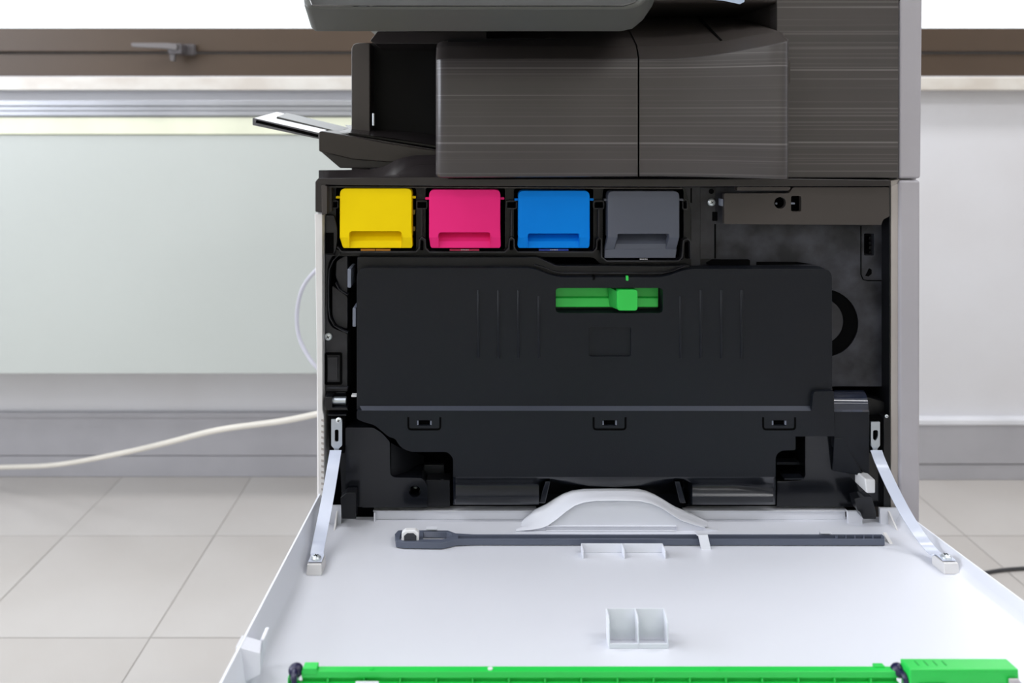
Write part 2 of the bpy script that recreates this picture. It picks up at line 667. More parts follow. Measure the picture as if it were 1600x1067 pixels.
# left front edge strip with vent slots below
bm = B()
plate(bm, [(491.5, 334), (503.5, 334), (504, 640), (506, 650), (507, 770), (505, 779), (497, 770), (496, 640)], 0.0, 0.03)
ls = obj('edge_strip', bm, CREAMW, copier, bevel=0.0008)
bm = B()
for k in range(13):
    yy = 655 + k * 9
    plate(bm, [(502, yy), (506, yy + 1), (506, yy + 4), (502, yy + 3)], -0.0006, 0.002)
o = obj('vent_slots', bm, GREYIN, ls, stuff=True)
# right columns
bm = B()
plate(bm, [(1405.5, 281.5), (1438.5, 281.5), (1437, 1300), (1405, 1300)], 0.0, 0.05)
obj('corner_column', bm, GREYCOL, copier, bevel=0.003, seg=3)
bm = B()
plate(bm, [(1392, 291), (1405, 286), (1404.5, 1300), (1391.5, 1300)], 0.003, 0.045)
obj('inner_column', bm, GREYIN, copier, bevel=0.001)
bm = B()
plate(bm, [(1389.5, 291), (1391.6, 291), (1391.4, 800), (1389.3, 800)], 0.0028, 0.046)
obj('bay_liner', bm, BLACK, copier)
bm = B()
plate(bm, [(1407, -150), (1443.5, -150), (1439.5, 279), (1406, 279)], 0.0, 0.05)
obj('upper_corner_column', bm, GREYCOL, copier, bevel=0.003, seg=3)
bm = B()
plate(bm, [(1392, 282), (1406, 280), (1406, 286), (1396, 290.5), (1392, 290.5)], 0.004, 0.04)
obj('column_joint', bm, GREYIN, copier, bevel=0.0006)
# upper right cover with hairlines
bm = B()
plate(bm, [(1214, -150), (1405, -150), (1404, 278), (1225, 277.5), (1214, 270)], 0.0, 0.02)
obj('upper_front_cover', bm, STREAK, copier, bevel=0.0008)
bm = B()
xa = P(1214, 100, 0).x
box(bm, xa, XR, 0.02, DEPTH - .02, P(745, 278, 0).z, 1.13)
obj('tower_body', bm, BRONZE, copier)
# scanner unit above the frame
bm = B()
box(bm, P(520, 0, 0).x, XR, 0.0, DEPTH, 1.13, 1.21)
obj('scanner_unit', bm, BRONZE, copier, bevel=0.006)
bm = B()
box(bm, P(520, 0, 0).x, XR, 0.0, DEPTH, 1.212, 1.30)
obj('document_feeder', bm, WHITE, copier, bevel=0.012, seg=3)
# dark back of the output cavity
bm = B()
plate(bm, [(576, 67), (1300, 67), (1300, 262), (576, 262)], 0.13, 0.15)
plate(bm, [(650, -120), (1300, -120), (1300, 90), (650, 90)], 0.131, 0.15)
plate(bm, [(700, 60), (1195, 60), (1195, 250), (700, 250)], 0.02, 0.12)
obj('output_cavity', bm, mat('matt_black_liner', (15, 15, 16), .6, spec=.2), copier)
bm = B()
plate(bm, rnd([(549, 67), (578, 67), (578, 330), (549, 330)], [12, 2, 0, 0]), 0.10, 0.50)
obj('rear_side_cover', bm, BRONZE, copier, bevel=0.004, seg=3)
bm = B()
plate(bm, rnd([(590, 49), (760, 49), (760, 68), (585, 68), (578, 64)], 2), 0.03, 0.12)
obj('cavity_ceiling', bm, DARKBRONZE, copier, bevel=0.002)
bm = B()
tube(bm, [P(583.5, 177, 0.09), P(583.5, 185, 0.09), P(583.5, 196, 0.09)], 0.0014, 8)
obj('guide_pin', bm, CHROME, copier)

# output tray ------------------------------------------------
bm = B()
yfT, ybT = 0.036, 0.17
fr_ = [(497.5, 207), (501, 204.5), (540, 211), (600, 223), (700, 238), (700, 247), (610, 254), (550, 249), (498, 236.5)]
prism(bm, [[P(a, b, yfT) for a, b in fr_]], (0, ybT - yfT, 0))
tray = obj('output_tray', bm, mat('tray_brown', (50, 45, 42), 0.35, spec=.35), copier, bevel=0.0015)
bm = B()
plate(bm, [(500, 236), (700, 240), (700, 263), (560, 263), (531, 262.5)], .043, .17)
obj('tray_underside', bm, DARKBRONZE, tray, bevel=0.001)
bm = B()
# raised paper support on the tray
loft(bm, [[P(530, 205.5, .05), P(545, 201, .1), P(538, 195, .15)], [P(600, 214, .05), P(600, 207, .1), P(590, 198, .15)],
          [P(690, 228, .05), P(690, 219, .1), P(690, 207, .15)]])
obj('paper_support', bm, DARKBRONZE, tray, smooth=True)
for k in range(4):
    bm = B()
    a0 = .045 + k * .026
    hexa(bm, [P(545, 211 - k * 4, a0), P(690, 235 - k * 6, a0), P(690, 238 - k * 6, a0), P(545, 214 - k * 4, a0)],
         [P(545, 211 - k * 4, a0) + Vector((0, .003, 0)), P(690, 235 - k * 6, a0) + Vector((0, .003, 0)), P(690, 240 - k * 6, a0) + Vector((0, .003, 0)), P(545, 215 - k * 4, a0) + Vector((0, .003, 0))])
    obj('tray_rib', bm, DARKBRONZE, tray)
bm = B()
q = [(394.5, 184), (499, 208), (499, 217.5), (394.5, 195.5)]
# extension slide: a hollow-edged plate, real thickness, tilted like the tray
prism(bm, [[P(a, b, 0.06) for a, b in rnd(q, 1.5)]], (0, 0.006, 0))
hexa(bm, [P(396, 184.6, 0.063), P(499, 208.5, 0.063), P(499, 211, 0.063), P(396, 186.6, 0.063)],
     [P(396, 184.6, 0.063) + Vector((0, .10, .008)), P(499, 208.5, 0.063) + Vector((0, .10, .008)), P(499, 211, 0.063) + Vector((0, .10, .008)), P(396, 186.6, 0.063) + Vector((0, .10, .008))])
ext = obj('tray_extension', bm, mat('gloss_grey_plastic', (92, 92, 98), 0.16, coat=0.3), copier, bevel=0.0008)
bm = B()
strip(bm, [(400, 189.5), (497, 212.5)], 4.6, 0.0595, 0.063)
obj('edge_groove_shade', bm, DEEP, ext)  # proud black strip painting the shade of the edge groove
bm = B()
hexa(bm, [P(432, 182, 0.11), P(536, 207, 0.11), P(536, 209, 0.11), P(432, 186, 0.11)],
     [P(432, 182, 0.11) + Vector((0, .05, .005)), P(536, 207, 0.11) + Vector((0, .05, .005)), P(536, 209, 0.11) + Vector((0, .05, .005)), P(432, 186, 0.11) + Vector((0, .05, .005))])
obj('raised_rail', bm, PANEL, ext, bevel=0.001)

# upper frame of the bay ------------------------------------------------
bm = B()
top = [(492.5, 284), (497, 278.5), (560, 277.5), (700, 276), (1000, 276.5), (1230, 279), (1391, 281), (1391, 291), (1140, 291.5), (1068, 292), (700, 291), (509, 289), (509, 333), (492.5, 331)]
plate(bm, top, -0.004, 0.05)
uf = obj('bay_top_frame', bm, DARKBRONZE, copier, bevel=0.0009)
bm = B()
# sloping shelf with the raised swell towards the middle
xs = [498, 540, 580, 600, 615, 630, 650, 700, 760, 1200]
tp = [266, 265.5, 264.5, 260, 252, 246, 242.5, 241.5, 241, 241]
fp = [278.5, 278, 277, 275, 272, 270, 268, 268, 268, 268]
loft(bm, [[P(x, 330, .12) if k == 3 else P(x, (278.5, fp[i], tp[i])[k], (-0.003, 0.004, 0.02)[k]) for k in range(3)] + [P(x, tp[i] + 1, .14), P(x, 290, .14)] for i, x in enumerate(xs)])
obj('bay_shelf', bm, DARKBRONZE, copier, smooth=True, angle=50)
bm = B()
plate(bm, [(510, 291), (511, 291), (511, 334), (503, 336), (503, 334), (502, 290), (505, 289)], -0.006, 0.02)
obj('corner_trim', bm, BRONZE, uf, bevel=0.0004)

# inner bay: backing, plates ------------------------------------------------
ZT, ZL = P(745, 285, 0).z, ZB
bm = B()
plate(bm, [(503, 284), (1393, 284), (1393, 826), (503, 826)], 0.046, 0.06)
obj('bay_back', bm, DEEP, copier)
# toner bay frame plate with openings for four cartridges
bm = B()
TX = [(527, 648, 292.5, 391), (667, 787, 293, 391), (805, 925, 294, 391.5), (944, 1066, 294.5, 406)]
holes = [rect(a - 2, t, b + 2, l, 5) for a, b, t, l in TX]
plate(bm, rnd([(510, 291.2), (1112, 292.2), (1112, 420), (1075, 420), (1068, 413), (938, 413), (928, 402), (510, 400)], [0, 0, 0, 8, 4, 6, 6, 0]), 0.016, 0.03, holes)
tb = obj('toner_bay_frame', bm, BLACK, copier, bevel=0.0006)
bm = B()
for a, b, t, l in TX:
    for xx in (a - 1, b + 1):
        pass
# ridge that runs under the cartridges and up round the posts between them
rid = [(527, 386), (534, 393.5), (650, 393.5), (655, 388), (656, 374), (659, 371), (664, 374), (665, 388), (671, 394), (789, 394),
       (795, 388), (796, 374), (799, 371), (803, 374), (804, 388), (809, 394), (927, 394), (932, 388), (933, 375), (936, 372), (940, 375), (940, 402), (948, 408),
       (1060, 408), (1066, 402), (1068, 376), (1074, 373), (1079, 377), (1080, 405)]
strip(bm, rid, 2.2, 0.008, 0.018)
for x in (659, 799, 935.5):
    strip(bm, [(x, 326), (x, 370)], 2.0, 0.010, 0.018)
    strip(bm, rect(x - 8, 314, x + 8, 326, 3), 1.6, 0.010, 0.018, closed=True)
strip(bm, rect(1067, 313, 1074, 327, 2), 1.4, 0.010, 0.018, closed=True)
strip(bm, rect(519, 314, 528, 325, 2), 1.4, 0.010, 0.018, closed=True)
obj('frame_ridge', bm, MOTTLE2, tb, split=True)
bm = B()
for x in (659, 799, 935.5):
    plate(bm, rect(x - 6, 316, x + 6, 324.5, 2), 0.0152, 0.0158)
    plate(bm, rect(x - 2.5, 376, x + 2.5, 391, 1), 0.0152, 0.0158)
plate(bm, rect(1068, 315, 1073, 325, 1), 0.0152, 0.0158)
plate(bm, rect(1070, 378, 1078, 404, 3), 0.0152, 0.0158)
plate(bm, rect(520, 316, 527, 323.5, 1), 0.0152, 0.0158)
plate(bm, rect(507, 362, 523, 396, 1), 0.0152, 0.0158)
plate(bm, rect(1079, 294, 1081, 317, .5), 0.0152, 0.0158)
obj('frame_socket_shade', bm, DEEP, tb, split=True)  # flat black plates standing for the shade inside the sockets
bm = B()
plate(bm, [(512, 292), (518, 292), (518, 330), (512, 330)], 0.006, 0.016)
strip(bm, [(512, 292), (1066, 294.5)], 1.8, 0.004, 0.016)
obj('frame_edge', bm, BRONZE, tb, split=True)

# left inner plate with curved channels
bm = B()
plate(bm, rnd([(508, 336), (522, 336), (527, 355), (527, 378), (524, 395), (514, 408), (512, 430), (512, 500), (519, 512), (543, 521), (543, 612), (508, 612)], [0, 4, 8, 8, 10, 8, 0, 8, 6, 4, 0, 0]), 0.012, 0.046)
lp = obj('left_inner_plate', bm, MOTTLE2, copier, bevel=0.0008)
bm = B()
plate(bm, rnd([(519, 446), (524, 450), (543, 463), (543, 515), (526, 508), (519, 494)], 5), 0.016, 0.046)
plate(bm, rnd([(525, 408), (538, 400), (543, 400), (543, 459), (532, 452), (524, 432)], 5), 0.018, 0.046)
obj('channel_boss', bm, MOTTLE2, lp, split=True, bevel=0.0008)
bm = B()
strip(bm, [(531, 396), (520, 408), (514, 422), (513, 440), (513, 480), (515, 496), (522, 509), (535, 517), (543, 520)], 1.3, 0.009, 0.014)
strip(bm, [(524, 442), (530, 453), (543, 461)], 1.2, 0.012, 0.02)
strip(bm, [(511, 606.5), (543, 606.5)], 1.6, 0.008, 0.014)
strip(bm, [(508, 398.5), (522, 399)], 1.2, 0.008, 0.014)
obj('channel_edge', bm, MOTTLE, lp, split=True)
bm = B()
strip(bm, rect(509, 553, 532.5, 599.5, 1), 3.6, 0.0105, 0.013, closed=True)
plate(bm, rect(508, 364, 521, 396, 1), 0.0108, 0.013)
obj('cover_groove_shade', bm, DEEP, lp, split=True)  # black pieces laid on top, groove shade put in as colour
bm = B()
plate(bm, rect(512, 558, 527.5, 594.5, 1), 0.0095, 0.013)
obj('small_cover', bm, MOTTLE2, lp, bevel=0.0004)
sc1 = screw(P(513.3, 525.7, 0.0112), 0.0042, lp)
# grey tabs in the gap beside the waste box
for a in ((543, 420, 548.5, 449.5), (551, 481, 556.2, 510.5)):
    bm = B()
    plate(bm, rect(*a, 1.5), 0.0, 0.03)
    obj('latch_tab', bm, TAB, copier, bevel=0.0004)
bm = B()
plate(bm, rect(549, 617.5, 557, 620, .5), 0.0, 0.006)
obj('latch_tip', bm, MILK, copier)
bm = B()
plate(bm, [(508, 612), (541, 612), (541, 640), (508, 640)], 0.014, 0.046)
obj('roller_holder', bm, GLOSS, copier, bevel=0.001)
bm = B()
for xa, xb, rr, in ((519, 541, 6.4), ):
    n = 16
    pts = [P(xa, 626 + rr * math.sin(2 * math.pi * k / n), 0.006) for k in range(n)]
    c = P(xa, 626, 0.006)
    R = (P(xa, 626 + rr, .006) - c).length
    pts = [c + Vector((0, R * math.cos(2 * math.pi * k / n), R * math.sin(2 * math.pi * k / n))) for k in range(n)]
    prism(bm, [pts], ((P(xb, 626, .006) - c).x, 0, 0))
obj('steel_roller', bm, STEEL, copier, smooth=True)
bm = B()
plate(bm, rect(508, 620, 519, 640, 1), -0.003, 0.014)
plate(bm, rect(509, 637, 543, 641, 1), -0.003, 0.014)
strip(bm, [(512, 649), (541, 649)], 2, -0.004, 0.01)
obj('roller_bracket', bm, GLOSS, copier, split=True, bevel=0.0008)

# right inner plates
bm = B()
plate(bm, [(1112, 292), (1394, 292), (1394, 604), (1250, 604), (1250, 440), (1112, 440)], 0.018, 0.046,
      [rect(1350.5, 365, 1366, 399, 1)])
rp = obj('right_inner_plate', bm, MOTTLE, copier, bevel=0.0006)
bm = B()
plate(bm, rect(1094, 293, 1118, 405, 1), 0.015, 0.03)
plate(bm, rnd([(1070, 292), (1094, 292), (1094, 418), (1080, 418), (1080, 330)], 1), 0.0155, 0.03)
obj('screw_plate', bm, MOTTLE2, rp, split=True, bevel=0.0006)
screw(P(1111.5, 316, 0.0142), 0.0042, rp)
bm = B()
plate(bm, circ(1111.5, 299, 4), 0.0145, 0.0155)
strip(bm, [(1117.5, 350), (1117.5, 404)], 2.4, 0.0146, 0.0155)
plate(bm, rect(1113, 331, 1121, 345, 1), 0.0146, 0.0155)
plate(bm, rnd([(1103, 411), (1112, 406), (1172, 406), (1172, 416), (1112, 417)], 2), 0.0146, 0.0185)
plate(bm, rnd([(1182, 409), (1245, 409), (1270, 413), (1182, 414)], 1), 0.0176, 0.0185)
strip(bm, [(1345.5, 353), (1345.5, 429), (1349, 437), (1356, 438.5), (1391, 438.5)], 1.4, 0.0174, 0.0185)
plate(bm, rnd([(1352, 431), (1358, 419), (1362, 421), (1362, 428), (1357, 432)], 1), 0.0176, 0.0185)
obj('plate_slot_shade', bm, DEEP, rp, split=True)  # thin black pieces on the plate, slot shade given as colour
bm = B()
for k in range(4):
    plate(bm, rect(1358, 370 + k * 7.5, 1365, 374 + k * 7.5, .8), 0.024, 0.03)
obj('slot_teeth', bm, BLACK, rp, stuff=True)
# round dial behind the waste box
bm = B()
plate(bm, circ(1288, 505, 53, 40), 0.0165, 0.0185, [circ(1282, 502, 36, 32)])
obj('dial_ring', bm, DEEP, rp)
bm = B()
plate(bm, circ(1282, 502, 36, 32), 0.0150, 0.03)
dk = obj('dial_knob', bm, MOTTLE2, rp, bevel=0.001)
bm = B()
strip(bm, circ(1288, 505, 53.6, 48), 1.1, 0.0155, 0.0185, closed=True)
obj('dial_rim', bm, MOTTLE, rp)
# brown plate above
bm = B()
plate(bm, rnd([(1131.5, 302), (1233, 302), (1239, 292.5), (1389.5, 292.5), (1390, 338), (1380, 343), (1377, 351.5), (1131.5, 350)],
              [2, 3, 3, 3, 3, 3, 2, 2]), 0.0, 0.006,
      [circ(1219, 317, 9.2, 24), rect(1236, 306, 1252, 330.5, 3)])
bp = obj('brown_cover_plate', bm, BRONZE, copier, bevel=0.0007)
bm = B()
plate(bm, rnd([(1152, 291.8), (1235, 291.8), (1235.5, 295), (1232, 298), (1152, 298)], 1.2), -0.002, 0.008)
obj('plate_tongue', bm, BRONZE, bp, bevel=0.0005)
bm = B()
plate(bm, rect(1200, 303, 1262, 334), 0.010, 0.0125)
obj('hole_backing', bm, DEEP, bp)
bm = B()
strip(bm, [(1236, 318), (1242, 318)], 2.4, 0.001, 0.006)
tube(bm, [P(1213, 317.5, .006), P(1213, 318, .004)], 0.0011, 6)
plate(bm, rect(1126.5, 311, 1130, 322, 1), 0.002, 0.01)
obj('lever_tip', bm, TAB, bp, split=True)

# lower half of the bay ------------------------------------------------
bm = B()
plate(bm, rnd([(540, 668), (583, 668), (596, 676), (609, 690), (610, 742), (616, 746), (660, 747), (668, 760), (668, 793), (566, 793), (566, 792), (540, 792)],
              [2, 3, 4, 3, 3, 3, 4, 4, 0, 0, 0, 0]), -0.002, 0.046, [circ(648, 768, 9.3, 22)])
lb = obj('left_lower_block', bm, GLOSS, copier, bevel=0.0008)
screw(P(648.5, 764, 0.02), 0.0035, lb)
bm = B()
plate(bm, rect(640, 755, 662, 780), 0.024, 0.026)
obj('screw_seat', bm, DEEP, lb)
bm = B()
# funnel beside the block
loft(bm, [[P(611, 692, 0.0), P(611, 743, 0.0)], [P(626, 700, 0.012), P(640, 742, 0.014)], [P(662, 712, 0.034), P(662, 738, 0.034)]])
obj('funnel_wall', bm, BLACK, copier, smooth=True)
bm = B()
plate(bm, rnd([(663, 727), (694, 727), (694, 745), (668, 745), (662, 741)], 1), 0.02, 0.03)
plate(bm, rnd([(666, 750), (703, 750), (703, 792), (668, 792)], 1), 0.004, 0.02)
strip(bm, [(664, 727), (694, 726.5)], 1.2, 0.018, 0.022)
plate(bm, rnd([(688, 748.5), (694, 748.5), (691, 753)], .5), 0.003, 0.006)
obj('latch_block', bm, BLACK, copier, split=True, bevel=0.0005)
bm = B()
plate(bm, rnd([(532, 778), (541, 770), (556, 770), (556, 811), (534, 811)], 1), -0.016, -0.004)
plate(bm, rnd([(530, 700), (541, 700), (541, 780), (534, 780)], 1), 0.006, 0.03)
obj('hinge_foot', bm, BLACK, copier, split=True, bevel=0.0008)
bm = B()
plate(bm, rnd([(1335, 779), (1351, 776), (1362, 776), (1369, 800), (1369, 811), (1349, 811), (1344, 800), (1340, 798)], 1.5), -0.016, -0.004)
obj('hinge_foot', bm, GLOSS, copier, bevel=0.0008)
# right lower block
bm = B()
plate(bm, rnd([(1258, 640), (1359, 640), (1359, 692), (1390, 700), (1390, 792), (1214, 792), (1214, 752), (1252, 750), (1258, 744)],
              [0, 2, 0, 0, 0, 0, 2, 3, 3]), 0.006, 0.046)
rb = obj('right_lower_block', bm, GLOSS, copier, bevel=0.0008)
bm = B()
hexa(bm, [P(1303, 642, -0.006), P(1359, 642, -0.006), P(1359, 746, 0.0), P(1303, 700, 0.0)],
     [P(1303, 642, -0.006) + Vector((0, .02, 0)), P(1359, 642, -0.006) + Vector((0, .02, 0)), P(1359, 746, 0) + Vector((0, .02, 0)), P(1303, 700, 0) + Vector((0, .02, 0))])
hexa(bm, [P(1303, 684, -0.003), P(1318, 684, -0.003), P(1350, 744, -0.001), P(1300, 735, 0.004)],
     [P(1303, 684, 0.01), P(1318, 684, 0.01), P(1350, 744, 0.01), P(1300, 735, 0.01)])
obj('front_rib', bm, WASTE, rb, split=True, bevel=0.0012)
bm = B()
# glossy quarter-round cap
rows = []
for k in range(9):
    t = k / 8 * math.pi / 2
    yy = 0.022 - 0.03 * math.sin(t)
    py = 643 - 36 * (1 - (1 - math.cos(t)) ** 0.8) if False else 609 + 31 * (1 - math.cos(t))
    rows.append([P(1303, py, yy), P(1346 + 11 * math.sin(t), py, yy)])
rows.append([P(1303, 643.5, -0.006), P(1358, 643.5, -0.006)])
rows.append([P(1303, 643.5, 0.03), P(1358, 643.5, 0.03)])
loft(bm, rows)
obj('rounded_cap', bm, mat('gloss_navy_plastic', (36, 41, 58), 0.12, coat=0.4), rb, smooth=True)
bm = B()
plate(bm, rnd([(1346, 618), (1390, 630), (1391, 655), (1358, 655)], 2), 0.012, 0.03)
plate(bm, rnd([(1381, 652), (1391, 650), (1391, 792), (1381, 792)], 1.5), 0.0, 0.02)
plate(bm, rnd([(1360, 700), (1381, 702), (1383, 790), (1362, 780)], 1.5), 0.012, 0.03)
obj('hinge_housing', bm, BLACK, rb, split=True, bevel=0.0006)
bm = B()
for k in range(3):
    plate(bm, rect(1363 + k, 722 + k * 16, 1370 + k, 727 + k * 16, 1), 0.0112, 0.014)
obj('housing_detail', bm, DEEP, rb, stuff=True)
bm = B()
plate(bm, rect(1214, 722, 1256, 726, .5), 0.02, 0.03)
plate(bm, rect(1226, 747, 1256, 749.5, .5), 0.0, 0.01)
obj('cavity_bar', bm, WASTE, rb, split=True)
bm = B()
# milky white lever block
A = [P(1351.5, 748, -0.016), P(1368, 749.5, -0.016), P(1368, 771, -0.016), P(1354, 771, -0.016)]
hexa(bm, A, [P(1334.5, 734, 0.008), P(1351, 734, 0.008), P(1351, 757, 0.008), P(1334.5, 752, 0.008)])
obj('white_lever', bm, MILK, copier, bevel=0.0015, seg=3)
# strap brackets
for nm, xc, yt, ybm, side in (('l', 526, 655, 696, 0), ('r', 1368, 659, 696, 1)):
    w2 = 8.5 if side == 0 else 7
    bm = B()
    hole = rnd([(xc - 3, ybm - 25), (xc + 3, ybm - 25), (xc + 3, ybm - 6), (xc - 3, ybm - 6)], 3) if side == 0 else \
        rnd([(xc - 4, ybm - 10), (xc - 4, ybm - 24), (xc + 4, ybm - 24), (xc + 4, ybm - 14), (xc, ybm - 7)], 3)
    plate(bm, rnd([(xc - w2, yt), (xc + w2, yt), (xc + w2, ybm), (xc + 3, ybm + 5), (xc + 3, ybm + 10), (xc - 4, ybm + 10), (xc - 4, ybm + 5), (xc - w2, ybm)], 1), -0.004, -0.0025, [hole])
    br = obj('strap_bracket', bm, STEEL, copier)
    bm = B()
    plate(bm, rect(xc - w2 - 3, yt - 6, xc + w2 + 4, ybm + 12, 1), 0.003, 0.012)
    obj('bracket_back', bm, DEEP, br)
    if side == 0:
        screw(P(529.5, 656.5, -0.0045), 0.0032, br)
    else:
        screw(P(1385, 650, -0.003), 0.0018, br)

# ------------------------------------------------ the inner output unit (big front box)
def unit(name, cols, parent, m):
    """cols: (px, y_front, py_top_front, py_crease, py_back, py_bottom); rows loft"""
    bm = B()
    rows = []
    for (px, yf, pt, pc, pb, pbo, yb_) in cols:
        rows.append([P(px, pbo - 2, 0.01 if yf < 0 else yf), P(px, pbo, yf + 0.006), P(px, pbo - 1.5, yf + 0.001), P(px, pbo - 5, yf), P(px, (pt + pbo) / 2, yf - 0.001),
                     P(px, pt + 2.4, yf), P(px, pt + .9, yf + 0.0004), P(px, pt, yf + 0.0016), P(px, pt - 1.2, yf + .003), P(px + (745 - px) * 0.012, pc, yf + 0.02), P(px + (745 - px) * 0.012, pc - 1.5, yf + 0.022),
                     P(px + (745 - px) * .09, pb, yb_), P(px + (745 - px) * .09, pb + 60, yb_)])
    loft(bm, rows)
    for k, f in enumerate(bm.faces):
        f.material_index = 1 if k % (len(rows[0]) - 1) >= 7 else 0
    # end walls
    for r in (rows[0], rows[-1]):
        bm.faces.new([bm.verts.new(p) for p in r])
    o = obj(name, bm, m, parent, smooth=True, angle=40)
    o.data.materials.append(BRONZE)
    return o


YF = -0.030
cols = [(681, YF + .012, 92, 76, 52, 272, .10), (682.5, YF + .006, 92, 76, 52, 275, .10), (685.5, YF + .002, 91.5, 75, 51, 277, .10), (690, YF, 91, 74, 50, 278, .10),
        (700, YF - .0008, 90.5, 73, 50, 278, .10), (760, YF - .001, 90.5, 73, 50, 277.5, .10), (880, YF - .001, 90.5, 73, 40, 277, .10), (996.4, YF - .001, 91, 73, 30, 276, .10)]
ul = unit('output_unit_cover', cols, copier, STREAK)
cols = [(999, YF - .001, 92, 73, 30, 276, .09), (1030, YF - .0014, 92, 73, 30, 276, .09), (1060, YF - .004, 91, 72.3, 29, 276.5, .09), (1095, YF - .009, 88, 69.5, 28, 277, .09),
        (1130, YF - .016, 83.5, 66, 28, 278, .09), (1165, YF - .024, 77, 59.5, 28, 279, .09), (1195, YF - .031, 71.5, 54, 30, 280, .09), (1215, YF - .036, 67.5, 51.5, 32, 281, .09),
        (1226, YF - .036, 65, 52, 36, 281, .09), (1230, YF - .033, 63.5, 54, 38, 280, .09), (1232, YF - .026, 63, 57, 42, 278, .09)]
ur = unit('output_unit_cover', cols, copier, STREAK)
bm = B()
plate(bm, rect(1229, 93, 1235.5, 131, 3), YF - .02, -0.002)
obj('side_catch', bm, BRONZE, ur, bevel=0.0006)
bm = B()
plate(bm, rnd([(700, 276), (1222, 276), (1222, 279), (1160, 280), (700, 280)], 0), -0.012, 0.0)
obj('unit_gap_shade', bm, DEEP, copier)  # black strip coloured as the shade under the output unit
bm = B()
# top surface seam of the right half
A = P(1128, 66.5, YF - .0 + .006)
sq = [P(1125.5, 66.3, -.0235), P(1129, 66.0, -.0235), P(1093.5, 28.5, .088), P(1090, 28.5, .088)]
hexa(bm, [p + Vector((0, 0, .002)) for p in sq], [p + Vector((0, 0, -.001)) for p in sq])
obj('seam', bm, DEEP, ur)

# ------------------------------------------------ control panel
TILT = math.radians(60)
Y0 = -0.15
pl = P(745, 12, Y0)                      # lower edge of the tilted face
dT = Vector((0, math.cos(TILT), math.sin(TILT)))
nT = Vector((0, -math.sin(TILT), math.cos(TILT)))


def CP(px, t, n):
    """px measured at the lower front edge, t up the tilted face, n out of the face"""
    return Vector((P(px, 12, Y0).x, 0, 0)) + Vector((0, pl.y, pl.z)) + dT * t + nT * n


outl = [(474, 0.004), (480, 0.0), (980, 0.0), (1000, 0.003), (1018, 0.012), (1036, 0.027), (1046, 0.04), (1052, 0.06), (1052, 0.19), (465, 0.19), (465, 0.028)]
TH = 0.0355
bm = B()
inn = [(480, 0.010), (487, 0.0015), (975, 0.0015), (993, 0.005), (1008, 0.016), (1016, 0.03), (1018, 0.05), (1018, 0.175), (480, 0.175)]
prism(bm, [[CP(a, t, 0) for a, t in outl]], -nT * TH)
rim = [[CP(a, t, TH * 0.0) for a, t in outl]]
cpn = obj('control_panel', bm, PANEL, copier, bevel=0.003, seg=3)
bm = B()
prism(bm, [[CP(a, t, 0.0012) for a, t in inn]], -nT * 0.002)
obj('touch_screen', bm, GLASSY, cpn, bevel=0.0006)
bm = B()
hexa(bm, [P(600, 30, -0.10), P(1010, 30, -0.10), P(1010, -60, -0.07), P(600, -60, -0.07)],
     [P(640, 52, 0.09), P(980, 20, 0.09), P(980, -60, 0.09), P(640, -60, 0.09)])
obj('panel_arm', bm, BLACK, copier, bevel=0.004)

# ================================================================== the door
ANG = math.radians(5.6)
dV = Vector((0, -math.cos(ANG), math.sin(ANG)))
dN = Vector((0, math.sin(ANG), math.cos(ANG)))
O0 = Vector((0, 0, HINGE_Z))


def Q(u, v, w_=0.0):
    return Vector((u, 0, 0)) + O0 + dV * v + dN * w_


def UV(px, py, w_=0.0):
    r = ray(px, py)
    o = O0 + dN * w_
    t = (o - CAM).dot(dN) / r.dot(dN)
    p = CAM + r * t
    return p.x, (p - O0).dot(dV)


def dbox(bm, u0, u1, v0, v1, w0, w1):
    hexa(bm, [Q(u0, v1, w0), Q(u1, v1, w0), Q(u1, v1, w1), Q(u0, v1, w1)], [Q(u0, v0, w0), Q(u1, v0, w0), Q(u1, v0, w1), Q(u0, v0, w1)])


VEND = 0.345
bm = B()
uL, uR = -0.1535, 0.4345
prof = [(-.1675, -.02), (-.1675, .028), (-.1668, .0292), (-.1652, .0292), (-.1645, .028), (-.1600, .006), (-.1575, .002), (uL, 0.0), (uR, 0.0), (.4385, .0015), (.4420, .006),
        (.4455, .0122), (.4462, .0130), (.4478, .0130), (.4486, .0120), (.4486, -.02)]
loft(bm, [[Q(u, v, w_) for u, w_ in prof] for v in (-0.012, VEND)], close_rows=True, caps=True)
dbox(bm, -.1675, .4486, VEND - .006, VEND, -.02, .012)
door = obj('front_door', bm, WHITE, copier, smooth=True, angle=40)

# back rails
def rail(px0, px1, endl, endr):
    bm = B()
    _, v = UV(800, 811.5, 0)
    ua, ub = UV(px0, 812, 0)[0], UV(px1, 812, 0)[0]
    hgt = 0.0085
    dbox(bm, ua, ub, v - .0012, v, 0, hgt)
    dbox(bm, ua - .002, ub + .002, v - .0105, v + .0018, hgt, hgt + .0012)
    for u in ((ua,) if endl else ()) + ((ub,) if endr else ()):
        dbox(bm, u - .0008, u + .0008, -.002, v + .006, 0, hgt + .001)
    return obj('rail', bm, WHITE, door, bevel=0.0003, seg=1)


rail(586, 836, True, False)
rail(1072, 1322, False, True)
bm = B()
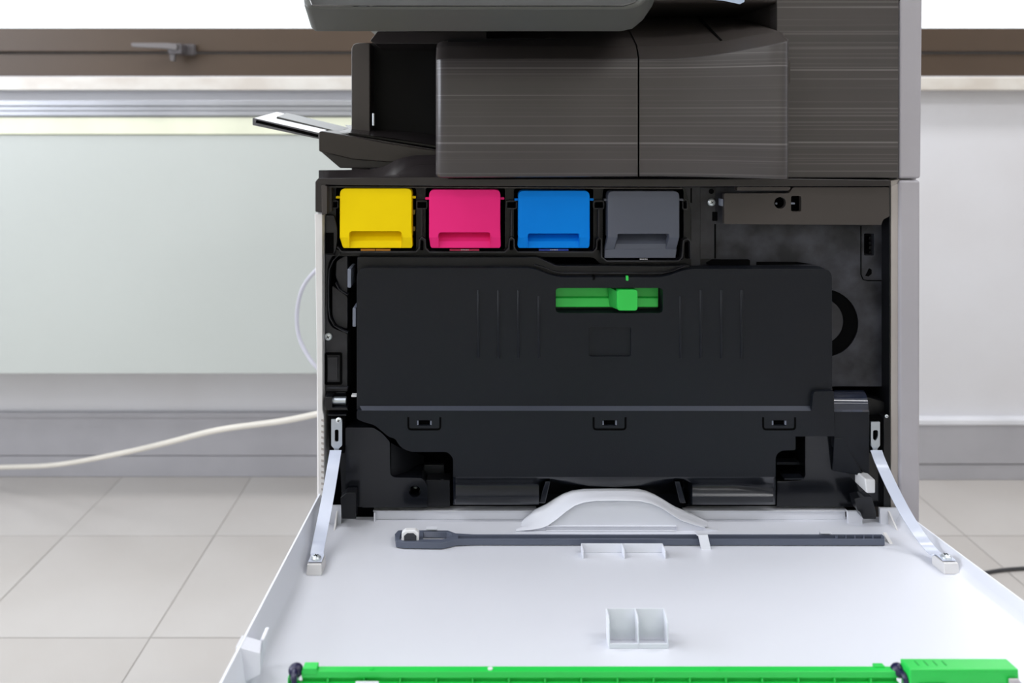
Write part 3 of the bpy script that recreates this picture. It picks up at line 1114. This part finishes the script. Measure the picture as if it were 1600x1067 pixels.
# grip housing: arched shell between the rails
inner = [(806, 829.5), (828, 828), (845, 825), (856, 821), (870, 811), (885, 799), (898, 790), (912, 785), (930, 782.5), (965, 782), (1000, 783), (1018, 787), (1032, 793), (1048, 803), (1064, 813), (1082, 819), (1102, 825), (1126, 829)]
outer = [(806, 826), (820, 811), (836, 797), (853, 789), (866, 780.5), (880, 772.5), (894, 767.5), (912, 765), (955, 764.2), (998, 765), (1010, 768), (1022, 773), (1036, 781), (1048, 788.5), (1056, 793), (1080, 803), (1126, 826)]
rows = []
for (a, b), (c, d) in zip(inner, outer):
    p0, p3 = P(a, b, -0.024), P(c, d, -0.001)
    rows.append([p0 + Vector((0, 0.004, -0.0015)), p0 + Vector((0, 0.0008, -0.001)), p0, p0 + Vector((0, .0012, .0008)), p0.lerp(p3, .35) + Vector((0, .004, -.001)), p0.lerp(p3, .7) + Vector((0, .003, 0)),
                 p3 + Vector((0, -.0012, .0)), p3 + Vector((0, 0, .0006)), p3 + Vector((0, .0016, .0002)), p3 + Vector((0, .003, -.004))])
loft(bm, rows)
grip = obj('grip_housing', bm, WHITE, door, smooth=True, angle=60)
bm = B()
face = inner
plate(bm, [(a, b + 0.8) for a, b in inner] + [(1126, 831), (806, 832)], -0.0215, -0.018)
obj('grip_face', bm, WHITE, grip)
bm = B()
strip(bm, rect(853, 822.5, 1057, 829.5), 1.0, -0.0235, -0.021, closed=True)
obj('grip_groove', bm, WHITE, grip)
# corner ribs
for px, s in ((522, 1), (1398, -1)):
    u, v = UV(px, 826, 0)
    bm = B()
    a = 0.0008
    prism(bm, [[Q(u, 0.0, 0), Q(u, 0.0, .014), Q(u, .004, .014), Q(u, v + .004, 0)]], (0.0016, 0, 0))
    dbox(bm, u - .006 if s > 0 else u - .004, u + .001 if s > 0 else u + .002, 0.0, .0015, 0, .014)
    obj('corner_rib', bm, CREAMW, door)
# door inner back wall at the corners
bm = B()
dbox(bm, -.166, P(534, 800, 0).x, 0.002, .005, 0, .018)
dbox(bm, P(1372, 800, 0).x, .4478, 0.002, .005, 0, .0155)
dbox(bm, P(1322, 800, 0).x, P(1344, 800, 0).x, 0.002, .005, 0, .0125)
obj('back_wall', bm, WHITE, door, split=True)

# strap blocks and straps
blocks = []
for px0, px1, pyf in ((478, 503, 899.5), (1475.5, 1500.5, 897.5)):
    ua, v1 = UV(px0, pyf, 0)
    ub, _ = UV(px1, pyf, 0)
    hgt, dp = 0.0095, 0.0195
    bm = B()
    hexa(bm, [Q(ua, v1, 0), Q(ub, v1, 0), Q(ub - .0006, v1 - .0008, hgt), Q(ua + .0006, v1 - .0008, hgt)],
         [Q(ua, v1 - dp, 0), Q(ub, v1 - dp, 0), Q(ub - .0006, v1 - dp, hgt), Q(ua + .0006, v1 - dp, hgt)])
    bk = obj('strap_block', bm, CREAMW, door, bevel=0.0007)
    uc, vc = (ua + ub) / 2, v1 - dp * .42
    screw(Q(uc, vc, hgt + .0012), 0.0048, bk, rx=-math.radians(90) + ANG * -1)
    blocks.append((uc, vc, hgt))


def strap(path, blk, width, bow):
    """path: measured points from the bracket down; depth runs from the bay to the block"""
    uc, vc, hgt = blk
    end = Q(uc, vc, hgt + .0006)
    n = len(path)
    top_y = -0.006
    ctr = []
    for i, (px, py) in enumerate(path):
        t = i / (n - 1)
        ctr.append(P(px, py, top_y + (end.y + 0.010 - top_y) * (t ** 1.0)))
    ctr += [Q(uc, vc - .006, hgt + .0012), Q(uc, vc + .005, hgt + .0008)]
    # smooth
    sm = []
    for i in range(len(ctr) - 1):
        p0, p1, p2, p3 = ctr[max(i - 1, 0)], ctr[i], ctr[i + 1], ctr[min(i + 2, len(ctr) - 1)]
        for k in range(5):
            t = k / 5
            sm.append(0.5 * ((2 * p1) + (p2 - p0) * t + (2 * p0 - 5 * p1 + 4 * p2 - p3) * t * t + (3 * p1 - p0 - 3 * p2 + p3) * t ** 3))
    sm.append(ctr[-1])
    rows = []
    for i, p in enumerate(sm):
        d = (sm[min(i + 1, len(sm) - 1)] - sm[max(i - 1, 0)]).normalized()
        side = (Vector((1, 0, 0)) - d * d.x).normalized()
        # keep the band level in x
        side = Vector((1, 0, 0)) * width / 2
        nn = Vector((0, d.z, -d.y)).normalized() * 0.0006
        if nn.z < 0:
            nn = -nn
        rows.append([p - side, p + side, p + side + nn, p - side + nn])
    bm = B()
    loft(bm, rows, close_rows=True, caps=True)
    return obj('door_strap', bm, STRAP, door, smooth=True, angle=50)


s1 = strap([(524.5, 704), (521, 725), (513.5, 770), (506, 810), (499, 845), (495.5, 864)], blocks[0], 0.0122, 0)
s2 = strap([(1369, 704), (1377, 725), (1398, 770), (1421, 812), (1447, 850), (1464, 867)], blocks[1], 0.0120, 0)

# moulded holders on the door
def holder(px0, px1, pyb, hgt, dp, pxd, name='divider_box', lip=0.0):
    """back wall and fins; pyb: image row where the fins meet the door at the front"""
    ua, v1 = UV(px0, pyb, 0)
    ub, _ = UV(px1, pyb, 0)
    ud, _ = UV(pxd, pyb, 0)
    bm = B()
    dbox(bm, ua, ub, v1 - dp, v1 - dp + .0010, 0, hgt)
    for u in (ua, ud, ub):
        t = 0.0005
        prism(bm, [[Q(u - t, v1 - dp, 0), Q(u - t, v1 - dp, hgt), Q(u - t, v1 - dp * .25, hgt * 0.96), Q(u - t, v1, hgt * 0.78), Q(u - t, v1, 0)]], (2 * t, 0, 0))
    if lip:
        dbox(bm, ua, ub, v1 - .0016, v1, 0, lip)
    return obj(name, bm, WHITE, door, bevel=0.00025, seg=1)


holder(911.5, 1040, 873, 0.0085, 0.013, 976)
holder(952.5, 1044, 1013.5, 0.0235, 0.012, 998, lip=.0035)
bm = B()
ua, v1 = UV(1096, 858.5, 0)
ub, _ = UV(1111, 858.5, 0)
_, vt = UV(1090, 838, 0.012)
hexa(bm, [Q(ua, v1, 0), Q(ub, v1, 0), Q(ub - .002, v1 - .003, .0125), Q(ua - .002, v1 - .003, .0125)],
     [Q(ua, v1 - .002, 0), Q(ub, v1 - .002, 0), Q(ub - .002, v1 - .0045, .0125), Q(ua - .002, v1 - .0045, .0125)])
dbox(bm, ua - .003, ub - .003, v1 - .012, v1 - .003, .0115, .0125)
obj('stick_clip', bm, WHITE, door)
bm = B()
ua, v1 = UV(1390, 850, 0)
prism(bm, [[Q(ua, v1 - .012, 0), Q(ua, v1 - .012, .006), Q(ua, v1, 0)]], (.0035, 0, 0))
obj('stick_stop', bm, CREAMW, door)
hS_ = .0068
for px, py in ((1292, 832.5), (674, 829)):
    ua, v1 = UV(px, py, .010)
    v1 = UV(px, 834.5 if px > 1000 else 828.4, hS_)[1] - .0006
    bm = B()
    dbox(bm, ua - .0055, ua + .0055, v1 + .0001, v1 + .0045, .0090, .0100)
    dbox(bm, ua - .0055, ua + .0055, v1 - .0010, v1 + .0001, 0, .0100)
    obj('stick_tab', bm, WHITE, door)
# latch hook in the left lip
bm = B()
ua, v1 = UV(383, 1030, .02)
hexa(bm, [Q(-.1675, v1 + .004, .004), Q(-.150, v1 + .004, .012), Q(-.151, v1 + .002, .0255), Q(-.1685, v1 + .002, .0298)],
     [Q(-.1675, v1 - .014, .004), Q(-.156, v1 - .014, .012), Q(-.154, v1 - .012, .026), Q(-.1685, v1 - .012, .0298)])
hexa(bm, [Q(-.158, v1 - .014, .004), Q(-.1545, v1 - .014, .004), Q(-.1525, v1 - .013, .026), Q(-.1555, v1 - .013, .026)],
     [Q(-.158, v1 - .024, .004), Q(-.1555, v1 - .024, .004), Q(-.1505, v1 - .020, .031), Q(-.1535, v1 - .020, .031)])
obj('latch_hook', bm, WHITE, door, bevel=0.0008)

# ================================================================== cleaning stick
u0, vF = UV(618, 851.5, 0)
u1, _ = UV(1383, 850.5, 0)
stick = thing('cleaning_stick', 'long slate grey cleaning stick clipped across the open white door', 'cleaning tool', Q((u0 + u1) / 2, vF - .006, 0))
bm = B()
hS = 0.0068


def uvt(px, py):
    return UV(px, py, hS)


outl = [(619, 845), (617, 834), (622, 828.5), (628, 828), (700, 828.5), (712, 833), (740, 834.5), (1378, 834.5), (1382, 838), (1382, 842.5), (740, 842), (712, 843), (700, 846), (690, 848), (630, 847)]
poc = [rect(640.5, 831, 641.5, 832)]
o3 = [[Q(*uvt(a, b), hS) for a, b in outl]]
hl1 = [Q(*uvt(a, b), hS) for a, b in rnd([(627, 831), (655, 831), (655, 843), (624, 843)], 2)]
hl2 = [Q(*uvt(a, b), hS) for a, b in rnd([(661, 830.5), (698, 831), (706, 834), (706, 838), (692, 842), (661, 842)], 1)]
hl3 = [Q(*uvt(a, b), hS) for a, b in [(716, 836.0), (1305, 836.0), (1305, 840.6), (716, 840.6)]]
cells = []
for k in range(5):
    a = 1309 + k * 14
    cells.append([Q(*uvt(x, y), hS) for x, y in [(a, 836.0), (a + 11.5, 836.0), (a + 11.5, 840.8), (a, 840.8)]])
prism(bm, o3 + [hl1, hl2, hl3] + cells, -dN * 0.0058)
obj('stick_frame', bm, SLATE, stick, bevel=0.0004)
bm = B()
prism(bm, [[Q(*UV(a, b, 0.0006), 0.0022) for a, b in [(640, 848), (1376, 847.4), (1376, 845.8), (700, 845.8), (640, 845.8)]]], -dN * 0.0012)
obj('stick_floor', bm, mat('slate_shade', (58, 62, 76), 0.5), stick)  # darker slate paints the shade inside the pocket
bm = B()
ua, va = UV(641, 842, .008)
prism(bm, [[Q(ua - .0085, va, .003), Q(ua + .0085, va, .003), Q(ua + .0085, va, .0135), Q(ua + .005, va, .016), Q(ua - .005, va, .016), Q(ua - .0085, va, .0135)]], -dV * 0.0065)
wp = obj('felt_pad', bm, MILK, stick, bevel=0.0008)
bm = B()
prism(bm, [[Q(ua - .006, va + .0012, .0065), Q(ua + .006, va + .0012, .0065), Q(ua + .006, va + .0012, .0110), Q(ua + .003, va + .0012, .0135), Q(ua - .003, va + .0012, .0135), Q(ua - .006, va + .0012, .0110)]], -dV * 0.0012)
obj('pad_core', bm, mat('charcoal_felt', (52, 54, 60), 0.9, bump=0.6), stick)

# ================================================================== green cleaning unit
hG = 0.021
ug0, vg1 = UV(447, 1057.5, hG)
ug1, _ = UV(1402, 1057.5, hG)
_, vg0 = UV(800, 1040.5, hG)
_, vgm = UV(800, 1049.0, hG)
unitG = thing('charger_cleaner', 'long bright green plastic unit with boxed end lying across front of open door', 'cleaning unit', Q((ug0 + ug1) / 2, vgm, 0))
bm = B()
dbox(bm, ug0 + .009, ug1 + .004, vg0, vgm, hG - .0043, hG)
dbox(bm, ug0 + .009, ug1 + .004, vg0 + .0004, vgm - .0024, .0005, hG - .0043)
bar = obj('bar', bm, GREEN, unitG, bevel=0.0004)
VS = vgm + .0016
bm = B()
dbox(bm, ug0, ug1 + .004, vgm - .0024, VS, hG - .0082, hG - .0070)
dbox(bm, ug0 + .009, ug1 + .004, vgm - .0024, VS - .0008, .0005, hG - .0082)
obj('lower_step', bm, GREEN, unitG, bevel=0.0003)
bm = B()
for k in range(19):
    u = ug0 + .002 + k * .0246
    if u < ug1:
        dbox(bm, u, u + .0009, vgm - .0024, vgm + .0008, hG - .0070, hG - .0043)
obj('step_ribs', bm, GREEN, unitG, stuff=True)
bm = B()
dbox(bm, ug0, ug0 + .0012, vgm - .006, VS, .002, hG - .003)
dbox(bm, ug0 + .0052, ug0 + .0064, vgm - .006, VS, .002, hG - .003)
dbox(bm, ug0 + .0098, ug0 + .0195, vg0 - .0008, vgm + .0004, hG - .002, hG + .0022)
dbox(bm, ug1 - .010, ug1 - .003, vg0 - .0015, vg0 + .002, hG - .004, hG + .0012)
obj('end_fork', bm, GREEN, unitG, split=True, bevel=0.0004)
u2, _ = UV(1412, 1028.5, .034)
# boxed end
hB = .0275
_, vb0 = UV(1500, 1028.5, hB)
_, vb1 = UV(1500, 1045.5, hB)
ub0, _ = UV(1422, 1046, hB)
ub1, _ = UV(1592, 1046, hB)
bm = B()
ub0b, _ = UV(1407, 1030, hB)
ub1b, _ = UV(1574, 1028, hB)
hexa(bm, [Q(ub0, vb1, .001), Q(ub1, vb1, .001), Q(ub1, vb1, hB), Q(ub0, vb1, hB)], [Q(ub0, vb0, .001), Q(ub1, vb0, .001), Q(ub1, vb0, hB), Q(ub0, vb0, hB)])
bx = obj('end_box', bm, GREEN, unitG, bevel=0.0007)
bm = B()
for k in range(4):
    u = ub0 + .008 + k * .0062
    dbox(bm, u, u + .0007, vb0 + .003, vb1 - .004, hB, hB + .0003)
obj('grip_line', bm, mat('green_groove_shade', (30, 160, 66), 0.5), bx, stuff=True)  # raised darker green lines, groove shade put into the colour
bm = B()
dbox(bm, ub0 + .006, ub0 + .024, vb1, vb1 + .0015, .002, hB - .009)
obj('box_slot_shade', bm, mat('green_slot_shade', (20, 110, 50), 0.5), bx)  # raised darker green block painted as the shade of a slot
# navy rubber ends
for uc in (ug0 + .0045, ug1 + .0055):
    bm = B()
    c = Q(uc, vgm - .003, hG)
    rows = []
    for k in range(9):
        t = math.pi * k / 8
        rows.append([c + Vector((0.0052 * math.sin(t) * math.cos(a), 0, 0)) + dV * (0.0045 * math.sin(t) * math.sin(a)) + dN * (.0046 * math.cos(t) - .001) for a in [2 * math.pi * j / 14 for j in range(14)]])
    loft(bm, rows, close_rows=True)
    tube(bm, [Q(uc, vgm, hG), Q(uc + .0006, vgm + .0045, hG - .001), Q(uc + .001, vgm + .0055, hG - .006), Q(uc + .001, vgm + .006, hG - .011)], .0021, 8)
    obj('rubber_end', bm, NAVY, unitG, smooth=True)
for px, py in ((766, 1045), (580, 1045), (1120, 1045), (1300, 1045)):
    u, v = UV(px, py, hG)
    bm = B()
    prism(bm, [[Q(u + .0017 * math.cos(a), v + .0017 * math.sin(a), hG - .0002) for a in [2 * math.pi * j / 12 for j in range(12)]]], dN * .0007)
    obj('stud', bm, MILK if px == 766 else GREEN, unitG)
# white clips of the door that hold the green unit
for pxa, pxb in ((557, 593), (1436, 1470)):
    ua, _ = UV(pxa, 1060, hG - .005)
    ub, _ = UV(pxb, 1060, hG - .005)
    vv = VS + .0008 if pxa < 1000 else vb1 + .0018
    bm = B()
    dbox(bm, ua, ub, vv, vv + .0018, 0, hG - .0046)
    obj('unit_clip', bm, WHITE, door, bevel=0.0004)
bm = B()
ua, va = UV(1566, 1052, .022)
prism(bm, [[Q(ua, vb1 + .001, .0), Q(ua, vb1 + .001, .0225), Q(ua + .006, vb1 + .001, .0225), Q(ua + .021, vb1 + .001, .004), Q(ua + .021, vb1 + .001, 0)]], dV * .0016)
obj('unit_clip', bm, mat('clip_grey', (196, 190, 194), 0.4), door, bevel=0.0004)

# ================================================================== toner cartridges
def cartridge(x0c, x1c, yt, dx, m, label, tall=False, mm=None):
    c = (P(x0c, 388, 0) + P(x1c, 388, 0)) / 2
    t = thing('toner_cartridge', label, 'toner cartridge', (c.x, 0.04, c.z), 'toner cartridges in the row of slots')
    bm = B()
    sy = 0.0
    yk = 371.0                         # where the lower part turns back
    gx0, gx1, gy = x0c + 15, x1c - 16, yt + 67
    bot = 387.5 if not tall else 403
    # upper plate with the top of the grip cut-out
    plate(bm, rnd([(x0c, yt), (x1c, yt), (x1c, yk), (gx1, yk), (gx1, gy), (gx0, gy), (gx0, yk), (x0c, yk)], [9, 9, 0, 0, 6, 6, 0, 0]), sy, 0.016)
    th = Vector((0, 0.010, 0))
    if not tall:
        ys = 0.0035
        ol, orr = x0c + dx, x1c + dx * .35
        L = [P(x0c, yk, 0), P(gx0, yk, 0), P(gx0 + 1, 379, ys * .5), P(gx0 + 1, bot, ys), P(ol + 3, bot, ys), P(ol, bot - 4, ys * .8)]
        fa = lambda pts: prism2(bm, pts, th)
        fa([P(x0c, yk, 0), P(gx0, yk, 0), P(gx0 + 1, bot, ys), P(ol + 2.5, bot, ys), P(ol + .5, bot - 3, ys * .85)])
        fa([P(gx1, yk, 0), P(x1c, yk, 0), P(orr, bot - 3, ys * .85), P(orr - 2, bot, ys), P(gx1 - 1, bot, ys)])
        # sloping floor of the grip up to the bottom lip
        fa([P(gx0, gy, .013), P(gx1, gy, .013), P(gx1, 377, .004), P(gx0, 377, .004)])
        fa([P(gx0, 377, .004), P(gx1, 377, .004), P(gx1, bot, ys), P(gx0, bot, ys)])
    else:
        ys = 0.007
        fa = lambda pts: prism2(bm, pts, th)
        fa([P(x0c, yk, 0), P(gx0, yk, 0), P(gx0 - 5, 389.5, ys), P(x0c - 4.5, 389.5, ys)])
        fa([P(gx1, yk, 0), P(x1c, yk, 0), P(x1c - 5, 389.5, ys), P(gx1 - 5, 389.5, ys)])
        fa([P(gx0, gy, .016), P(gx1, gy, .016), P(gx1 - 4, 381, .0075), P(gx0 - 3, 381, .0075)])
        fa([P(gx0 - 3, 381, .0075), P(gx1 - 4, 381, .0075), P(gx1 - 5, 390, ys), P(gx0 - 5, 390, ys)])
        fa([P(x0c - 4.5, 389.5, ys), P(x1c - 5, 389.5, ys), P(x1c - 6, bot, ys), P(x0c - 5, bot, ys)])
    obj('front_cap', bm, m, t, bevel=0.0005)
    bm = B()
    plate(bm, rect(x0c - 6, yt + 12, x0c + 2, yt + 15.5, 1), 0.006, 0.011)
    plate(bm, rect(x1c - 2, yt + 12, x1c + 6, yt + 15.5, 1), 0.006, 0.011)
    obj('side_tab', bm, m, t, split=True)
    bm = B()
    plate(bm, rect(x0c + 3, yt + 6, x1c - 3, 388 if not tall else 400, 6), 0.0165, 0.044)
    obj('cartridge_body', bm, DEEP, t, bevel=0.001)
    bm = B()
    if not tall:
        for a, b in ((-.21, -.01), (0.0, .2)):
            xc = (x0c + x1c) / 2
            plate(bm, rect(xc + a * 113, 389.2, xc + b * 113, 391.8), 0.009, 0.014)
        obj('lower_tab', bm, mm, t, split=True)
    if m is not YEL:
        bm = B()
        xc = (x0c + x1c) / 2
        yy = 390 if not tall else 404.6
        for k in range(5):
            plate(bm, rect(xc - 6 + k * 2.6, yy - .5, xc - 4.4 + k * 2.6, yy + 1.1), 0.0085, 0.010)
        obj('printed_mark', bm, INK, t, stuff=True)
    if m is YEL:
        bm = B()
        for a in (328, 354):
            plate(bm, rect(x1c + 1, a, x1c + 5, a + 7, 1), 0.012, 0.02)
        obj('side_lug', bm, mat('olive_plastic', (110, 100, 10), .5), t, split=True)
    return t


def prism2(bm, pts, vec):
    f = bm.faces.new([bm.verts.new(p) for p in pts])
    ret = bmesh.ops.extrude_face_region(bm, geom=[f])
    bmesh.ops.translate(bm, verts=[g for g in ret['geom'] if isinstance(g, bmesh.types.BMVert)], vec=vec)


cartridge(531, 643.5, 294.5, 3.5, YEL, 'yellow toner cartridge, the one at the outer end of the row', mm=AMBER)
cartridge(670.5, 782, 296.3, 1.5, MAG, 'bright pink magenta toner cartridge between yellow and blue ones', mm=mat('crimson_plastic', (190, 20, 80), .4))
cartridge(810, 921.5, 298, -1.5, CYA, 'bright blue cyan toner cartridge beside the magenta one', mm=CYAD)
cartridge(950, 1061.5, 298.5, 0, SLATEC, 'slate grey black-toner cartridge with a taller cap than the coloured ones', tall=True)

# ================================================================== waste toner box
cc = P(930, 792, 0)
waste = thing('waste_toner_box', 'wide black plastic waste toner box with green slider window under the cartridges', 'waste toner box', (cc.x, 0.01, cc.z))
bm = B()
YW = -0.006
main = rnd([(557.5, 419), (833, 418.5), (866, 433), (1040, 433), (1072, 420), (1300, 420.5), (1300.5, 609), (1302, 640), (557.5, 640)],
           [16, 22, 22, 22, 22, 14, 0, 0, 0], 6)
plate(bm, main, YW, 0.013, [rect(868, 450, 1036, 489, 7), rect(920, 511, 986, 557, 4)])
mb = obj('front_shell', bm, WASTE, waste, bevel=0.0042, seg=6)
bm = B()
plate(bm, [(558, 402), (840, 402), (870, 415), (1040, 416), (1078, 414), (1078, 445), (558, 445)], 0.004, 0.016)
obj('upper_step', bm, BLACK, waste, bevel=0.001)
bm = B()
strip(bm, [(835, 414.5), (850, 418), (866, 425), (880, 427), (1035, 427), (1050, 424), (1070, 416)], 1.2, 0.0, 0.006)
obj('step_edge', bm, MOTTLE2, waste)
bm = B()
plate(bm, rect(919, 510, 987, 558, 4), YW + .0022, 0.012)
obj('square_recess', bm, WASTE, mb)
# slider window
bm = B()
plate(bm, rect(866, 448, 1038, 492), 0.013, 0.015)
gw = obj('slider_window', bm, mat('dark_green_tint', (8, 60, 26), .4), waste)
bm = B()
rows = []
loft(bm, [[P(868.5, 446, .0118), P(868.5, 463, .010), P(868.5, 466, .006), P(868.5, 478, .0035), P(868.5, 479.5, .0035), P(868.5, 480, .012)],
          [P(1028, 446, .0118), P(1028, 463, .010), P(1028, 466, .006), P(1028, 478, .0035), P(1028, 479.5, .0035), P(1028, 480, .012)]], caps=False)
obj('slider_track', bm, GREEN2, gw)
bm = B()
plate(bm, rect(964.5, 453, 996.5, 485.5, 5), -0.0095, 0.004)
obj('slider_knob', bm, GREEN2, gw, bevel=0.0009, seg=3)
bm = B()
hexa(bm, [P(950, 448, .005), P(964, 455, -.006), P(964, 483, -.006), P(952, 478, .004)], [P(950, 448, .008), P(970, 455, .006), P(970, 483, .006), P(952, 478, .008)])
obj('knob_side', bm, mat('slider_green_shade', (22, 150, 52), .45), gw)  # darker copy of the slider green, shade painted on the knob's side
bm = B()
plate(bm, rect(978, 431, 982, 438.5, 1), YW - .0008, YW + .002)
obj('slider_mark', bm, GREEN2, waste)
bm = B()
plate(bm, rect(926, 430, 930, 437.5, 1), YW - .0004, YW + .002)
obj('mark_notch', bm, DEEP, waste)
# pressed ribs
rib_me = None
for px, ty in ((747.5, 453), (779, 453), (810, 453), (842, 462), (1063, 462), (1095, 453), (1127, 453), (1158.5, 453)):
    bm = B()
    o_ = P(px, 560, YW)
    hh = P(px, ty, YW).z - o_.z
    wdt = 0.0014
    rows = []
    for z in (0, .0008, hh - .0008, hh):
        e = 0.0 if z in (0, hh) else 1.0
        rows.append([o_ + Vector((wdt * math.cos(a), -0.0014 * e * math.sin(a) + .0001, z)) for a in [math.pi * k / 6 for k in range(7)]])
    loft(bm, rows)
    obj('rib', bm, WASTE, mb, smooth=True, angle=80)
# step (ridge) and lower apron
bm = B()
YA = -0.0105
apr = rnd([(557.5, 641.5), (1268, 642), (1271, 612), (1303, 611), (1304, 681.5), (1243, 682), (1243, 703), (1220, 704), (1212, 712), (1212, 745), (708, 745), (708, 716), (700, 706), (640, 706), (626, 699), (617, 685), (608, 683), (585, 664), (570, 660), (557.5, 655)],
          [3, 3, 5, 2, 0, 0, 3, 8, 5, 0, 0, 4, 10, 10, 8, 4, 8, 6, 4, 4], 5)
clips = []
cx3 = (663, 952.5, 1217.5)
for c in cx3:
    clips.append(rect(c - 11.5, 656.5, c + 11.5, 665, 1.5))
plate(bm, apr, YA, -0.003, clips)
ap = obj('apron', bm, WASTE, waste, bevel=0.0007)
bm = B()
hexa(bm, [P(562, 634.2, YW), P(1269, 634.2, YW), P(1269, 641.8, YA), P(566, 641.8, YA)], [P(562, 634.2, .002), P(1269, 634.2, .002), P(1269, 641.8, -.004), P(566, 641.8, -.004)])
obj('ridge', bm, mat('waste_ridge_lit', (60, 64, 75), .4, spec=.3), waste)  # lighter colour paints the light caught by the upward chamfer
for c in cx3:
    bm = B()
    strip(bm, rnd([(c - 25, 652), (c - 25, 671), (c + 25, 671), (c + 25, 652)], [0, 5, 5, 0])[0:], 3.0, YA - .0003, YA + .001)
    cg = obj('clip_groove_shade', bm, DEEP, ap)  # black strip on the surface, coloured as the groove's shade
    bm = B()
    strip(bm, [(c - 10.2, 657.5), (c - 10.2, 664)], 2, YA + .0005, YA + .003)
    strip(bm, [(c + 10.2, 657.5), (c + 10.2, 664)], 2, YA + .0005, YA + .003)
    obj('clip_edge', bm, TAB, ap, split=True)
    bm = B()
    plate(bm, rect(c - 8, 657, c + 8, 664.5), YA + .004, YA + .006)
    obj('clip_socket', bm, DEEP, ap)
# rolled bottom with the hand grip in the middle
bm = B()
xs = [708, 712, 780, 820, 832, 842, 852, 862, 885, 920, 960, 1000, 1030, 1045, 1056, 1068, 1082, 1095, 1140, 1208, 1212]
rows = []
for x in xs:
    t = 0.0
    if 832 < x < 1082:
        t = min(1, (x - 842) / 22, (1072 - x) / 22)
    e = 0.012 if x in (708, 1212) else 0.0
    bow = 744 + 0 * t
    sag = 744 + (16 * (1 - ((x - 958) / 110) ** 2) if abs(x - 958) < 110 else 0)
    if t > 0:
        row = [P(x, 744, YA), P(x, 747, YA + .001), P(x, max(749, sag), YA + .006), P(x, sag + 6, .020), P(x, 772, .026), P(x, 784, .018), P(x, 793, .012)]
    else:
        row = [P(x, 744, YA + e), P(x, 748, YA + .002 + e), P(x, 755, YA + .009 + e * .5), P(x, 763, YA + .008 + e * .5), P(x, 776, YA + .001 + e), P(x, 784, YA + .002 + e), P(x, 788.5, YA + .010 + e * .4)]
    rows.append(row)
loft(bm, rows)
obj('rolled_bottom', bm, WASTEG, waste, smooth=True, angle=60)
bm = B()
for s, a in ((1, 856), (-1, 1058)):
    hexa(bm, [P(a - 4 * s, 752, YA + .002), P(a + 4 * s, 752, YA + .002), P(a - 4 * s, 786, YA + .004), P(a - 14 * s, 786, YA + .004)],
         [P(a - 4 * s, 752, .02), P(a + 4 * s, 752, .02), P(a - 4 * s, 786, .02), P(a - 14 * s, 786, .02)])
obj('grip_cheek', bm, WASTEG, waste, split=True, bevel=0.001)
bm = B()
plate(bm, [(735, 700), (1180, 700), (1180, 786), (735, 786)], 0.028, 0.040)
obj('rear_wall', bm, BLACK, waste)

# ================================================================== loose film and cables
bm = B()
film = [(1104, -14), (1166, -14), (1163, 3), (1156, 6.5), (1130, 1), (1110, -1)]
prism(bm, [[P(a, b, -0.02) for a, b in film]], (0.0, .0008, 0))
fm = mat('clear_film', (190, 208, 236), 0.1)
o = obj('plastic_film', bm, fm)
tag(o, 'loose corner of clear bluish plastic film hanging above the output unit', 'plastic film')

bm = B()
W = lambda px, py, d: CAM + ray(px, py) * d / ray(px, py).y
tube(bm, [W(598.3, 628, 1.36), W(560, 634, 1.35), W(500, 646, 1.36), W(440, 658, 1.42), W(340, 672, 1.5), (W(260, 692, 1.62)), W(190, 708, 1.72), W(90, 726, 1.86), W(0, 730, 1.98), W(-120, 733, 2.05)] +
     [Vector((-1.75, 1.29, 0.012)), Vector((-2.3, 1.28, 0.012))], 0.0058, 10)
o = obj('power_cable', bm, mat('cream_cable', (205, 200, 190), .5))
tag(o, 'long cream cable sagging from copier towards skirting on the other side of room', 'cable')
o['label'] = 'long cream cable sagging from behind the copier down to the skirting'
bm = B()
tube(bm, [W(595, 372, 1.37), W(560, 380, 1.36), W(520, 402, 1.36), W(492, 424, 1.36), W(472, 452, 1.37), W(464, 490, 1.38), W(467, 525, 1.38), W(479, 552, 1.37), W(495, 574, 1.36), W(520, 592, 1.36), W(560, 612, 1.36), W(598, 618, 1.37)], 0.0036, 10)
o = obj('looped_cable', bm, mat('grey_cable', (186, 186, 196), .5))
tag(o, 'thin grey cable looping out beside the white side of copier', 'cable')


def FL(px, py, h=0.0035):
    r = ray(px, py)
    return CAM + r * ((h - CAM.z) / r.z)


bm = B()
tube(bm, [FL(1440, 930), FL(1500, 905), FL(1550, 893), FL(1600, 888), FL(1700, 884), FL(1850, 900)], 0.004, 8)
o = obj('floor_cable', bm, mat('black_cable', (50, 50, 52), .5))
tag(o, 'dark grey cable lying on the floor tiles beyond the open door', 'cable')
